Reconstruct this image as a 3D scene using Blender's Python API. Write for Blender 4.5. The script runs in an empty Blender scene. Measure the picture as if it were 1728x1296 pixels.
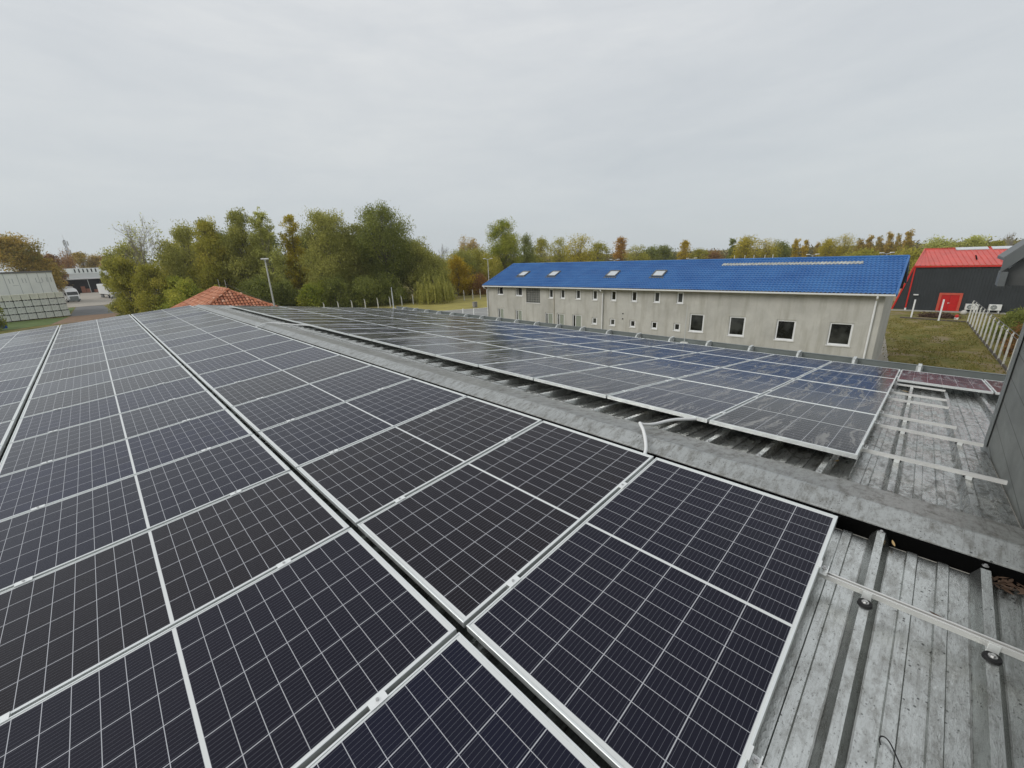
import bpy, math, random
import numpy as np
from mathutils import Vector, Matrix
R = math.radians
rnd = random.Random(7)
S = bpy.context.scene
COL = S.collection

# ------------------------------------------------------------------ camera
cam = bpy.data.cameras.new('camera'); camo = bpy.data.objects.new('camera', cam); COL.objects.link(camo)
yaw, pit, rol = .7757, .3026, -.0367
fw = Vector((math.cos(pit)*math.sin(yaw), math.cos(pit)*math.cos(yaw), -math.sin(pit)))
r0 = Vector((math.cos(yaw), -math.sin(yaw), 0)); u0 = r0.cross(fw)
rt = r0*math.cos(rol)+u0*math.sin(rol); up = -r0*math.sin(rol)+u0*math.cos(rol)
CAM = Vector((-2.9257, -.1253, 1.3808))
camo.matrix_world = Matrix(((rt.x, up.x, -fw.x, CAM.x), (rt.y, up.y, -fw.y, CAM.y), (rt.z, up.z, -fw.z, CAM.z), (0, 0, 0, 1)))
cam.sensor_width = 36; cam.lens = 36*694.9976/1728; cam.clip_start = .05; cam.clip_end = 3000
S.camera = camo
S.render.resolution_x = 1024; S.render.resolution_y = 768
S.view_settings.view_transform = 'Standard'; S.view_settings.look = 'None'
S.view_settings.exposure = 0; S.view_settings.gamma = 1

# ------------------------------------------------------------------ node helper
class NT:
    def __init__(s, tree): s.t = tree; s.n = tree.nodes; s.l = tree.links
    def put(s, sock, v):
        if v is None: return
        if hasattr(v, 'is_output') or isinstance(v, bpy.types.NodeSocket): s.l.new(v, sock)
        else:
            if isinstance(v, tuple) and len(v) == 3 and sock.type == 'RGBA': v = (*v, 1)
            sock.default_value = v
    def new(s, typ, props=None, **ins):
        nd = s.n.new(typ)
        for k, v in (props or {}).items(): setattr(nd, k, v)
        for k, v in ins.items():
            k2 = int(k[1:]) if k[0] == 'i' and k[1:].isdigit() else k.replace('_', ' ')
            s.put(nd.inputs[k2], v)
        return nd
    def m(s, op, a, b=None, c=None, clamp=False):
        nd = s.n.new('ShaderNodeMath'); nd.operation = op; nd.use_clamp = clamp
        s.put(nd.inputs[0], a)
        if b is not None: s.put(nd.inputs[1], b)
        if c is not None: s.put(nd.inputs[2], c)
        return nd.outputs[0]
    def mix(s, f, a, b, typ='MIX'):
        nd = s.n.new('ShaderNodeMix'); nd.data_type = 'RGBA'; nd.blend_type = typ
        s.put(nd.inputs[0], f); s.put(nd.inputs[6], a); s.put(nd.inputs[7], b)
        return nd.outputs[2]
    def noise(s, vec, scale, detail=4, rough=.5, dist=0.):
        nd = s.new('ShaderNodeTexNoise', Vector=vec, Scale=scale, Detail=detail, Roughness=rough, Distortion=dist)
        return nd.outputs['Fac']
    def ramp(s, v, *stops):
        nd = s.n.new('ShaderNodeValToRGB'); s.put(nd.inputs[0], v); e = nd.color_ramp.elements
        while len(e) < len(stops): e.new(.5)
        for k, (p, c) in enumerate(stops):
            e[k].position = p; e[k].color = (c, c, c, 1) if not isinstance(c, tuple) else (*c, 1)
        return nd.outputs[0]
    def map(s, vec, scale=(1, 1, 1), rot=(0, 0, 0), loc=(0, 0, 0)):
        return s.new('ShaderNodeMapping', Vector=vec, Scale=scale, Rotation=rot, Location=loc).outputs[0]

# ------------------------------------------------------------------ sky and sun
w = bpy.data.worlds.new('World'); S.world = w; w.use_nodes = True
k = NT(w.node_tree); k.n.clear()
SUN_EL, SUN_AZ = R(32), R(298)
sky = k.new('ShaderNodeTexSky', dict(sky_type='NISHITA', sun_disc=False, sun_elevation=SUN_EL, sun_rotation=SUN_AZ))
geo = k.new('ShaderNodeTexCoord').outputs['Generated']
sep = k.new('ShaderNodeSeparateXYZ', Vector=geo)
mp = k.map(geo, scale=(1.2, 1.2, 3.6))
cl = k.noise(mp, 1.3, 6, .55, .5)
cl2 = k.noise(k.map(geo, scale=(2, 2, 9), rot=(0, 0, .6)), 2.2, 6, .62, .35)
cc = k.m('ADD', k.m('MULTIPLY', cl, .6), k.m('MULTIPLY', cl2, .4))
ccol = k.ramp(cc, (.30, (.66, .69, .73)), (.50, (.77, .79, .815)), (.66, (.87, .88, .885)))
low = k.m('SMOOTH_MIN', k.m('MULTIPLY', k.m('ABSOLUTE', sep.outputs[2]), 1.7), 1., .1)
ccol = k.mix(low, k.mix(.75, ccol, (.52, .575, .60)), ccol)
bg1 = k.new('ShaderNodeBackground', Color=sky.outputs[0], Strength=.06)
bg2 = k.new('ShaderNodeBackground', Color=ccol, Strength=1.0)
mx = k.new('ShaderNodeMixShader', i0=.93, i1=bg1.outputs[0], i2=bg2.outputs[0])
k.new('ShaderNodeOutputWorld', Surface=mx.outputs[0])
sun = bpy.data.lights.new('sun', 'SUN'); sun.energy = 1.5; sun.angle = R(28); sun.color = (1, .97, .92)
suno = bpy.data.objects.new('sun', sun); COL.objects.link(suno)
sd = Vector((math.sin(SUN_AZ)*math.cos(SUN_EL), math.cos(SUN_AZ)*math.cos(SUN_EL), math.sin(SUN_EL)))
suno.rotation_euler = sd.to_track_quat('Z', 'Y').to_euler(); suno.location = (0, 0, 60)

# ------------------------------------------------------------------ object helpers
def tag(o, label=None, cat=None, group=None, kind=None):
    if label: o['label'] = label
    if cat: o['category'] = cat
    if group: o['group'] = group
    if kind: o['kind'] = kind
    return o
def empty(name, loc=(0, 0, 0), rz=0, mat=None):
    o = bpy.data.objects.new(name, None); COL.objects.link(o); o.empty_display_size = .2
    if mat is not None: o.matrix_world = mat
    else: o.location = loc; o.rotation_euler = (0, 0, rz)
    return o
def copy_tree(o, parent=None):
    c = o.copy(); COL.objects.link(c)
    for q in ('label', 'group'):
        if parent is None and q in c and q == 'label': del c[q]
    if parent is not None: c.parent = parent; c.matrix_parent_inverse = o.matrix_parent_inverse.copy()
    for ch in [x for x in o.children]: copy_tree(ch, c)
    return c
class MB:
    def __init__(s): s.v = []; s.f = []; s.mi = []; s.cur = 0
    def add(s, vs, fs, mi=None):
        b = len(s.v); s.v += [tuple(x) for x in vs]
        for f in fs: s.f.append(tuple(i+b for i in f)); s.mi.append(s.cur if mi is None else mi)
    def box(s, a, b, M=None, mi=None):
        (x0, y0, z0), (x1, y1, z1) = a, b
        vs = [(x0, y0, z0), (x1, y0, z0), (x1, y1, z0), (x0, y1, z0), (x0, y0, z1), (x1, y0, z1), (x1, y1, z1), (x0, y1, z1)]
        if M is not None: vs = [M @ Vector(v) for v in vs]
        s.add(vs, [(0, 3, 2, 1), (4, 5, 6, 7), (0, 1, 5, 4), (1, 2, 6, 5), (2, 3, 7, 6), (3, 0, 4, 7)], mi)
    def bar(s, p, q, w, h=None, upv=(0, 0, 1)):
        p = Vector(p); q = Vector(q); h = h or w; d = (q-p).normalized(); u = Vector(upv)
        if abs(d.dot(u)) > .98: u = Vector((1, 0, 0))
        sx = d.cross(u).normalized(); uu = sx.cross(d)
        vs = [e+sx*a*w/2+uu*b*h/2 for e in (p, q) for a, b in ((-1, -1), (1, -1), (1, 1), (-1, 1))]
        s.add(vs, [(0, 1, 2, 3), (7, 6, 5, 4), (0, 4, 5, 1), (1, 5, 6, 2), (2, 6, 7, 3), (3, 7, 4, 0)])
    def tube(s, pts, rad, n=8, caps=True):
        pts = [Vector(p) for p in pts]; rs = rad if isinstance(rad, (list, tuple)) else [rad]*len(pts)
        b = len(s.v); ref = Vector((.31, .83, .46))
        for i, p in enumerate(pts):
            d = (pts[min(i+1, len(pts)-1)]-pts[max(i-1, 0)]).normalized()
            a = d.cross(ref)
            if a.length < .1: a = d.cross(Vector((1, 0, 0)))
            a.normalize(); c = d.cross(a)
            for j in range(n):
                t = 2*math.pi*j/n; s.v.append(tuple(p+(a*math.cos(t)+c*math.sin(t))*rs[i]))
        for i in range(len(pts)-1):
            for j in range(n):
                s.f.append((b+i*n+j, b+i*n+(j+1) % n, b+(i+1)*n+(j+1) % n, b+(i+1)*n+j)); s.mi.append(s.cur)
        if caps:
            s.f.append(tuple(b+j for j in reversed(range(n)))); s.mi.append(s.cur)
            e = b+(len(pts)-1)*n; s.f.append(tuple(e+j for j in range(n))); s.mi.append(s.cur)
    def prism(s, prof, p, q, ax, ay):
        "profile (a,b) swept from p to q, a along ax, b along ay"
        p = Vector(p); q = Vector(q); ax = Vector(ax); ay = Vector(ay); n = len(prof)
        vs = [e+ax*a+ay*b for e in (p, q) for a, b in prof]
        s.add(vs, [tuple(range(n)), tuple(range(2*n-1, n-1, -1))]+[(i, i+n, (i+1) % n+n, (i+1) % n) for i in range(n)])
    def quad(s, *vs): s.add(vs, [tuple(range(len(vs)))])
    def mesh(s, name, mats, smooth=False):
        me = bpy.data.meshes.new(name); me.from_pydata(s.v, [], s.f)
        for m in (mats if isinstance(mats, (list, tuple)) else [mats]): me.materials.append(m)
        if any(s.mi): me.polygons.foreach_set('material_index', s.mi)
        if smooth: me.polygons.foreach_set('use_smooth', [True]*len(s.f))
        me.update(); return me
    def build(s, name, mats, parent=None, smooth=False, bevel=0):
        o = bpy.data.objects.new(name, s.mesh(name, mats, smooth)); COL.objects.link(o)
        if parent is not None: o.parent = parent
        if bevel:
            md = o.modifiers.new('bevel', 'BEVEL'); md.width = bevel; md.segments = 2; md.limit_method = 'ANGLE'
        return o
def wave_fix(me):
    import bmesh
    b = bmesh.new(); b.from_mesh(me); bmesh.ops.recalc_face_normals(b, faces=b.faces); b.to_mesh(me); b.free()

# ------------------------------------------------------------------ materials
def mat(name):
    m = bpy.data.materials.new(name); m.use_nodes = True; n = NT(m.node_tree); n.n.clear()
    n.out = n.new('ShaderNodeOutputMaterial'); n.pb = n.new('ShaderNodeBsdfPrincipled')
    n.l.new(n.pb.outputs[0], n.out.inputs[0]); return m, n
def simple(name, col, rough=.6, metal=0., var=.12, scale=3., bump=0., bscale=40., spec=.5):
    m, n = mat(name); tc = n.new('ShaderNodeTexCoord').outputs['Object']
    a = n.noise(tc, scale, 6, .6)
    c = n.mix(n.ramp(a, (.3, 0.), (.7, 1.)), tuple(x*(1-var) for x in col), tuple(min(1, x*(1+var)) for x in col))
    n.put(n.pb.inputs['Base Color'], c); n.put(n.pb.inputs['Roughness'], rough); n.put(n.pb.inputs['Metallic'], metal)
    n.put(n.pb.inputs['Specular IOR Level'], spec)
    if bump:
        b = n.new('ShaderNodeBump', Strength=bump, Distance=.01, Height=n.noise(tc, bscale, 4))
        n.put(n.pb.inputs['Normal'], b.outputs[0])
    return m
M = {}
M['alu'] = simple('aluminium', (.78, .80, .79), .38, .35, .06, 8)
M['alu_frame'] = simple('anodised_frame', (.80, .83, .82), .38, .75, .05, 5)
M['cream_rail'] = simple('rail_aluminium', (.72, .72, .70), .38, .45, .08, 6)
M['rubber'] = simple('black_rubber', (.012, .012, .013), .7)
M['steel'] = simple('steel_bolt', (.5, .5, .5), .35, .8)
M['black'] = simple('dark_void', (.004, .004, .004), 1., spec=0.)
M['white_plastic'] = simple('white_plastic', (.72, .73, .72), .45, 0, .05)
M['white_paint'] = simple('white_paint', (.74, .75, .75), .5, 0, .06, 2)
M['grey_conduit'] = simple('grey_conduit', (.50, .52, .50), .5)
M['wire'] = simple('dark_wire', (.12, .12, .115), .5, .4)
M['concrete_post'] = simple('concrete_post', (.58, .58, .54), .8, 0, .15, 5, .3)

def weathered_metal(name, base, dirt, stain=.5, speck=1., rough=.42, metal=.6, near=False):
    m, n = mat(name); tc = n.new('ShaderNodeTexCoord').outputs['Object']
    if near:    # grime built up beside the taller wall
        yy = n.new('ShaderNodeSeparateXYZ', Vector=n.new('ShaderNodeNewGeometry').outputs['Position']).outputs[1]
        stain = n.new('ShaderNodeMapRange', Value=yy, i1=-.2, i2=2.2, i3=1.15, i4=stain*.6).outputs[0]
    big = n.noise(tc, 1.3, 6, .6, .3)
    med = n.noise(n.map(tc, scale=(1.2, 2.6, 3)), 7, 8, .75, .15)
    fine = n.noise(n.map(tc, scale=(1, 2, 2)), 52, 6, .8, .2)
    c = n.mix(n.ramp(big, (.3, 0.), (.7, 1.)), tuple(x*.86 for x in base), tuple(x*1.1 for x in base))
    c = n.mix(n.m('MULTIPLY', n.ramp(med, (.46, 0.), (.66, 1.)), stain, clamp=True), c, dirt)
    c = n.mix(n.m('MULTIPLY', n.ramp(fine, (.56, 0.), (.64, 1.)), .5*speck), c, tuple(x*.5 for x in dirt))
    wp = n.noise(n.map(tc, scale=(1, 1.6, 1), loc=(3, 1, 0)), 13, 9, .78, .35)
    c = n.mix(n.m('MULTIPLY', n.ramp(wp, (.57, 0.), (.66, 1.)), .4), c, tuple(min(1, x*1.4) for x in base))
    run = n.noise(n.map(tc, scale=(.5, 9, 1), loc=(1, 5, 0)), 5, 8, .75, 0.)
    c = n.mix(n.m('MULTIPLY', n.ramp(run, (.52, 0.), (.70, 1.)), n.m('MULTIPLY', stain, .8), clamp=True), c, tuple(x*.8 for x in dirt))
    # shade painted along the foot of each rib as a broken, uneven dark line
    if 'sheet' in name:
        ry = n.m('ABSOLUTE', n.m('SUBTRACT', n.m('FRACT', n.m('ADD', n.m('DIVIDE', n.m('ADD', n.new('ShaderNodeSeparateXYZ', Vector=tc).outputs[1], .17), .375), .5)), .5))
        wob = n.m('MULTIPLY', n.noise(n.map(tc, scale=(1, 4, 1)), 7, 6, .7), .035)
        rib_shade = n.m('LESS_THAN', n.m('ABSOLUTE', n.m('SUBTRACT', ry, .121)), n.m('SUBTRACT', wob, .010))
        c = n.mix(n.m('MULTIPLY', rib_shade, .45), c, (.07, .065, .05))
    # pitting: tiny dark spots
    vo = n.new('ShaderNodeTexVoronoi', dict(feature='F1'), Vector=tc, Scale=42.)
    spot = n.m('LESS_THAN', vo.outputs['Distance'], n.m('MULTIPLY', n.ramp(n.noise(tc, 5, 3), (.45, 0.), (.7, 1.)), .17*speck))
    c = n.mix(n.m('MULTIPLY', spot, .8), c, (.03, .03, .028))
    n.put(n.pb.inputs['Base Color'], c)
    n.put(n.pb.inputs['Roughness'], n.m('ADD', rough, n.m('MULTIPLY', n.m('SUBTRACT', med, .5), .5)))
    n.put(n.pb.inputs['Metallic'], metal)
    b = n.new('ShaderNodeBump', Strength=.25, Distance=.004, Height=n.m('ADD', fine, med))
    n.put(n.pb.inputs['Normal'], b.outputs[0])
    return m
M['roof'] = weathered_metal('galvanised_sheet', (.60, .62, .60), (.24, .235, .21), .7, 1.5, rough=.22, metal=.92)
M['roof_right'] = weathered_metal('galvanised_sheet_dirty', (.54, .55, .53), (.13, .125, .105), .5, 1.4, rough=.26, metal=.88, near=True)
M['cap'] = weathered_metal('ridge_cap_metal', (.42, .435, .425), (.17, .165, .145), .85, 1.3, rough=.36, metal=.6)
M['cap_dark'] = weathered_metal('ridge_cap_dark', (.32, .32, .30), (.12, .11, .09), .95, 1.2, rough=.38, metal=.5)
M['kerb'] = simple('kerb_metal', (.16, .18, .175), .5, .3, .15, 2)
M['kerb_light'] = simple('kerb_bracket_metal', (.50, .52, .51), .5, .1, .12, 4)

def glass_mat():
    m, n = mat('solar_cells'); tc = n.new('ShaderNodeTexCoord').outputs['Object']
    oi = n.new('ShaderNodeObjectInfo'); s = n.new('ShaderNodeSeparateXYZ', Vector=tc); x, y = s.outputs[0], s.outputs[1]
    W, H = 1.04, 1.75; px = .1678; x0 = (W-6*px)/2; py = .0840; mid = H/2; half = 10*py; strip = .014
    def line(c, off, per, wd):
        t = n.m('FRACT', n.m('ADD', n.m('DIVIDE', n.m('SUBTRACT', c, off), per), .5))
        return n.m('LESS_THAN', n.m('ABSOLUTE', n.m('SUBTRACT', t, .5)), wd/2/per)
    d = n.m('SUBTRACT', n.m('ABSOLUTE', n.m('SUBTRACT', y, mid)), strip/2)      # distance from middle strip
    colL = line(x, x0, px, .0038)
    rowL = line(d, 0., py, .0026)
    midL = n.m('LESS_THAN', d, 0.)
    edge = n.m('MAXIMUM', n.m('GREATER_THAN', d, half), n.m('MAXIMUM', n.m('LESS_THAN', x, x0), n.m('GREATER_THAN', x, W-x0)))
    bus = line(x, x0+px/18, px/9, .0011)
    # ribbon solder dots at the cell edges
    white = n.m('MAXIMUM', midL, edge)
    cell = n.m('MAXIMUM', colL, rowL)
    # cell tint differs panel to panel
    rn = oi.outputs['Random']
    base = n.mix(n.ramp(rn, (.35, 0.), (.5, 1.)), (.0035, .0045, .018), (.007, .005, .008))
    base = n.mix(n.m('MULTIPLY', n.m('GREATER_THAN', rn, .7), .8), base, (.003, .006, .034))
    cn = n.new('ShaderNodeTexWhiteNoise', dict(noise_dimensions='2D'), Vector=n.new('ShaderNodeCombineXYZ', X=n.m('FLOOR', n.m('DIVIDE', n.m('SUBTRACT', x, x0), px)), Y=n.m('ADD', n.m('FLOOR', n.m('DIVIDE', n.m('SUBTRACT', y, mid), py)), n.m('MULTIPLY', rn, 91.))).outputs[0]).outputs[0]
    base = n.mix(n.m('MULTIPLY', cn, .4), base, (.006, .006, .014))
    c = n.mix(n.m('MULTIPLY', bus, .34), base, (.30, .31, .36))
    c = n.mix(n.m('MULTIPLY', cell, .85), c, (.50, .51, .54))
    c = n.mix(white, c, (.66, .68, .67))
    wc = n.new('ShaderNodeNewGeometry').outputs['Position']
    # light film of dust, a few wiped smears
    f = n.noise(n.map(wc, scale=(1, 1, 1)), .9, 5, .6, .4)
    f2 = n.noise(wc, 260, 2, .5)
    dust = n.m('MULTIPLY', n.ramp(f, (.4, .15), (.75, 1.)), n.m('ADD', .004, n.m('MULTIPLY', f2, .016)))
    return m, n, tc, c, dust, rn
def finish_glass(m, n, c, dust, rough):
    c2 = n.mix(dust, c, (.34, .34, .33))
    n.put(n.pb.inputs['Base Color'], c2); n.put(n.pb.inputs['Roughness'], rough)
    n.put(n.pb.inputs['IOR'], 1.30)
    return m
m, n, tc, c, dust, rn = glass_mat()
M['cells_left'] = finish_glass(m, n, c, dust, n.m('ADD', .17, n.m('MULTIPLY', rn, .10))); m.name = 'solar_cells_clean'
m, n, tc, c, dust, rn = glass_mat(); m.name = 'solar_cells_dusty'
wp = n.new('ShaderNodeNewGeometry').outputs['Position']
warp = n.noise(wp, 1.6, 3, .5)
# run marks of dried rain, stretched down the slope
vec = n.new('ShaderNodeVectorMath', dict(operation='ADD'), i0=wp, i1=n.new('ShaderNodeCombineXYZ', Y=n.m('MULTIPLY', warp, .30)).outputs[0]).outputs[0]
st = n.noise(n.map(vec, scale=(.55, 6.5, .5)), 1.9, 6, .6, 0.)
sf = n.noise(n.map(vec, scale=(2.2, 30, 1)), 1.6, 4, .6, 0.)
grain = n.noise(wp, 120, 3, .7)
sm = n.m('MULTIPLY', n.ramp(st, (.50, .0), (.60, 1.)), n.ramp(sf, (.42, .25), (.54, 1.)))
near = n.new('ShaderNodeMapRange', Value=n.new('ShaderNodeSeparateXYZ', Vector=wp).outputs[0], i1=1.0, i2=6.0, i3=1.0, i4=.35).outputs[0]
sm = n.m('MULTIPLY', n.m('MULTIPLY', sm, near), n.ramp(grain, (.3, .7), (.6, 1.)))
c2 = n.mix(n.m('ADD', n.m('MULTIPLY', sm, .58), .006), c, (.50, .50, .48))
n.put(n.pb.inputs['Base Color'], c2)
n.put(n.pb.inputs['Roughness'], n.m('ADD', .13, n.m('MULTIPLY', sm, .4))); n.put(n.pb.inputs['IOR'], 1.19)
bp = n.new('ShaderNodeBump', Strength=.06, Distance=.02, Height=n.noise(wp, 1.1, 2)); n.put(n.pb.inputs['Normal'], bp.outputs[0])
M['cells_right'] = m

# ------------------------------------------------------------------ solar panels
aL, aR = .0754, .1254
PW, PH, PT = 1.04, 1.75, .035
OL = Vector((-.3395, 0, -.0256)); DL = Vector((-math.cos(aL), 0, -math.sin(aL))); NL = Vector((-math.sin(aL), 0, math.cos(aL)))
OR = Vector((.719, .03, -.0907)); DR = Vector((math.cos(aR), 0, -math.sin(aR))); NR = Vector((math.sin(aR), 0, math.cos(aR)))
def frame_mb():
    b = MB(); t = .0085; bv = .0015
    # ring with a small outer chamfer and an inner lip standing 2 mm over the glass
    o = [(0, 0), (PW, 0), (PW, PH), (0, PH)]
    def ring(d, z): return [(d, d, z), (PW-d, d, z), (PW-d, PH-d, z), (d, PH-d, z)]
    rs = [ring(.025, -PT), ring(0, -PT), ring(0, -bv), ring(bv, 0), ring(t, 0), ring(t, -.004)]
    vs = sum(rs, [])
    fs = []
    for a in range(len(rs)-1):
        for j in range(4): fs.append((a*4+j, a*4+(j+1) % 4, (a+1)*4+(j+1) % 4, (a+1)*4+j))
    b.add(vs, fs); b.quad(*[(x, y, -.008) for x, y in ((t, t), (t, PH-t), (PW-t, PH-t), (PW-t, t))])
    return b
fme = frame_mb().mesh('frame', M['alu_frame'])
g = MB(); t = .0087; g.quad((t, t, -.003), (PW-t, t, -.003), (PW-t, PH-t, -.003), (t, PH-t, -.003))
gmeL = g.mesh('cell_glass', M['cells_left']); gmeR = g.mesh('cell_glass', M['cells_right'])
def basis(o, ex, ey, ez): return Matrix(((ex.x, ey.x, ez.x, o.x), (ex.y, ey.y, ez.y, o.y), (ex.z, ey.z, ez.z, o.z), (0, 0, 0, 1)))
YV = Vector((0, 1, 0))
ORD = ['', 'first', 'second', 'third', 'fourth', 'fifth', 'sixth', 'seventh', 'eighth', 'ninth', 'tenth', 'eleventh', 'twelfth', 'thirteenth', 'fourteenth', 'fifteenth', 'sixteenth', 'seventeenth', 'eighteenth', 'nineteenth']
def panel(Mx, gme, label, group):
    e = empty('solar_panel', mat=Mx); tag(e, label, 'solar panel', group)
    f = bpy.data.objects.new('frame', fme); COL.objects.link(f); f.parent = e
    gl = bpy.data.objects.new('cell_glass', gme); COL.objects.link(gl); gl.parent = e
    return e
ROWL = ['row nearest the ridge cap', 'second row below the ridge cap', 'third row below the ridge cap', 'lowest row by the eave']
HL, HR = 1.795, 1.7641
for j in range(3):
    for i in range(19):
        jit = rnd.uniform(-.0015, .0015)
        o = OL+YV*(i*1.06+.01)+DL*(j*HL+.022)+NL*jit
        panel(basis(o-DL*.003, YV, DL*1.003, NL), gmeL, 'left slope solar panel, %s, %s from the near end' % (ROWL[j], ORD[i+1]), 'solar panels on the left roof slope')
for j in range(4):
    for i in range(-2 if j == 3 else 0, 18):
        o = OR+YV*((i+1)*1.06-.01)+DR*(j*HR+.007)+NR*rnd.uniform(-.0015, .0015)
        if i >= 0: lab = 'streaked right slope panel, %s, %s from the near end' % (['front row along the ridge', 'second row from the ridge', 'third row from the ridge', 'outermost row by the eave'][j], ORD[i+1])
        else: lab = ['', 'solar panel reaching out alone behind the bare rails, reflecting red', 'solar panel half hidden by the grey wall at the right eave'][-i]
        panel(basis(o, -YV, DR, NR), gmeR, lab, 'solar panels on the right roof slope')

# ------------------------------------------------------------------ mounting rails with clamps and feet
def rail(O, D, N, s, y0, y1, label, group, row_ends, feet=True):
    """rail along Y at slope distance s; row_ends=(first panel index,last) for clamps"""
    base = O+D*s+N*(-PT-.001)
    e = empty('mounting_rail', mat=basis(Vector((base.x, y0, base.z)), YV, D, N)); tag(e, label, 'mounting rail', group)
    L = y1-y0; b = MB()
    prof = [(-.019, -.04), (.019, -.04), (.019, 0), (.008, 0), (.008, -.004), (.015, -.004), (.015, -.033), (-.015, -.033), (-.015, -.004), (-.008, -.004), (-.008, 0), (-.019, 0)]
    prof = [(a*.70, c*.66) for a, c in reversed(prof)]
    n_ = len(prof); vs = [(x, a, c) for x in (0, L) for a, c in prof]
    b.add(vs, [(i, (i+1) % n_, (i+1) % n_+n_, i+n_) for i in range(n_)])
    for xx, fl in ((0, 1), (L, 0)):      # end faces of the U channel
        for (a0, c0, a1, c1) in ((-.020, -.04, .020, -.033), (-.020, -.033, -.015, 0), (.015, -.033, .020, 0), (-.015, -.004, -.006, 0), (.006, -.004, .015, 0)):
            b.quad((xx, a0*.7, c0*.66), (xx, a1*.7, c0*.66), (xx, a1*.7, c1*.66), (xx, a0*.7, c1*.66))
    o = b.build('channel', M['cream_rail'], e)
    # feet on the ribs
    if feet:
        fb = None
        yk = -.17-.375*6
        while yk < y1:
            if yk > y0+.03 and (yk < .9 or yk > 19):
                x = yk-y0; b = MB()
                if fb is None: pass
                b.box((x-.018, .0142, -.046), (x+.018, .042, -.042)); b.box((x-.016, .0142, -.042), (x+.016, .0175, -.003)); b.box((x-.016, -.013, -.05), (x+.016, .0142, -.0266))
                br = b.build('bracket', M['alu'], e, bevel=.0008)
                b = MB(); b.tube([(x, .040, -.052), (x, .040, -.040)], [.027, .025], 24); b.build('washer', M['rubber'], br, smooth=False)
                b = MB(); b.tube([(x, .040, -.040), (x, .040, -.036)], [.013, .013], 16); b.tube([(x, .040, -.036), (x, .040, -.029)], .008, 6); b.build('bolt', M['steel'], br)
            yk += .375
    return e
def mid_clamp(e, x):
    b = MB(); b.box((x-.020, -.035, PT+.0015), (x+.020, .035, PT+.0045)); b.box((x-.0085, -.035, .004), (x-.006, .035, PT+.0015)); b.box((x+.006, -.035, .004), (x+.0085, .035, PT+.0015))
    c = b.build('clamp', M['alu'], e)
    b = MB(); b.tube([(x, 0, PT+.0045), (x, 0, PT+.010)], .0065, 6); b.tube([(x, 0, PT+.010), (x, 0, PT+.0102)], .004, 6); b.build('bolt', M['steel'], c)
def end_clamp(e, x, side):
    b = MB(); s = side
    b.box((min(x, x+s*.004), -.025, .002), (max(x, x+s*.004), .025, PT+.001))
    b.box((min(x-s*.009, x+s*.004), -.025, PT+.001), (max(x-s*.009, x+s*.004), .025, PT+.0045))
    b.box((min(x, x+s*.032), -.025, .001), (max(x, x+s*.032), .025, .005)); b.box((min(x+s*.028, x+s*.032), -.025, .005), (max(x+s*.028, x+s*.032), .025, .022))
    c = b.build('end_clamp', M['alu'], e)
    b = MB(); b.tube([(x+s*.016, 0, .005), (x+s*.016, 0, .034)], .0045, 8); b.tube([(x+s*.016, 0, .018), (x+s*.016, 0, .026)], .010, 6); b.build('bolt', M['steel'], c)
mdum = None
wl = ['upper', 'lower']
for j in range(3):
    for q, ds in enumerate((.46, 1.47) if j == 0 else (.40, 1.45)):
        y0 = -.70 if (j, q) in ((0, 0), (1, 1)) else -.06
        s = j*HL+ds
        e = rail(OL, DL, NL, s, y0, 20.16, '%s aluminium rail under the left slope panels, %s' % (wl[q], ROWL[j]), 'rails under the left slope panels', None)
        i0 = 0
        for i in range(i0+1, 19): mid_clamp(e, i*1.06-y0)
        end_clamp(e, i0*1.06+.01-y0, -1)
    # none
XR = [.394, 1.495, 2.105, 3.36, 4.0, 5.015, 5.70, 6.70]
YE = [-.715, -.68, -.54, -.52, -.52, -.53, -2.3, -2.3]
names = ['front bare aluminium rail jutting toward the grey wall, next to the ridge', 'second bare aluminium rail from the ridge, ending at the wall corner', 'third bare aluminium rail from the ridge on the right slope', 'fourth bare aluminium rail from the ridge on the right slope', 'fifth bare aluminium rail from the ridge on the right slope', 'last bare aluminium rail before the lone outer panel', 'inner aluminium rail under the outermost panel row on the right', 'outer aluminium rail under the outermost panel row on the right']
for q, (s, y0) in enumerate(zip(XR, YE)):
    e = rail(OR, DR, NR, s, y0, 19.1, names[q], 'rails on the right slope', None)
    for i in range(1 if q < 6 else -1, 18): mid_clamp(e, .03+i*1.06-y0)
    if q < 6: end_clamp(e, .03+.01-y0, -1)

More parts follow.
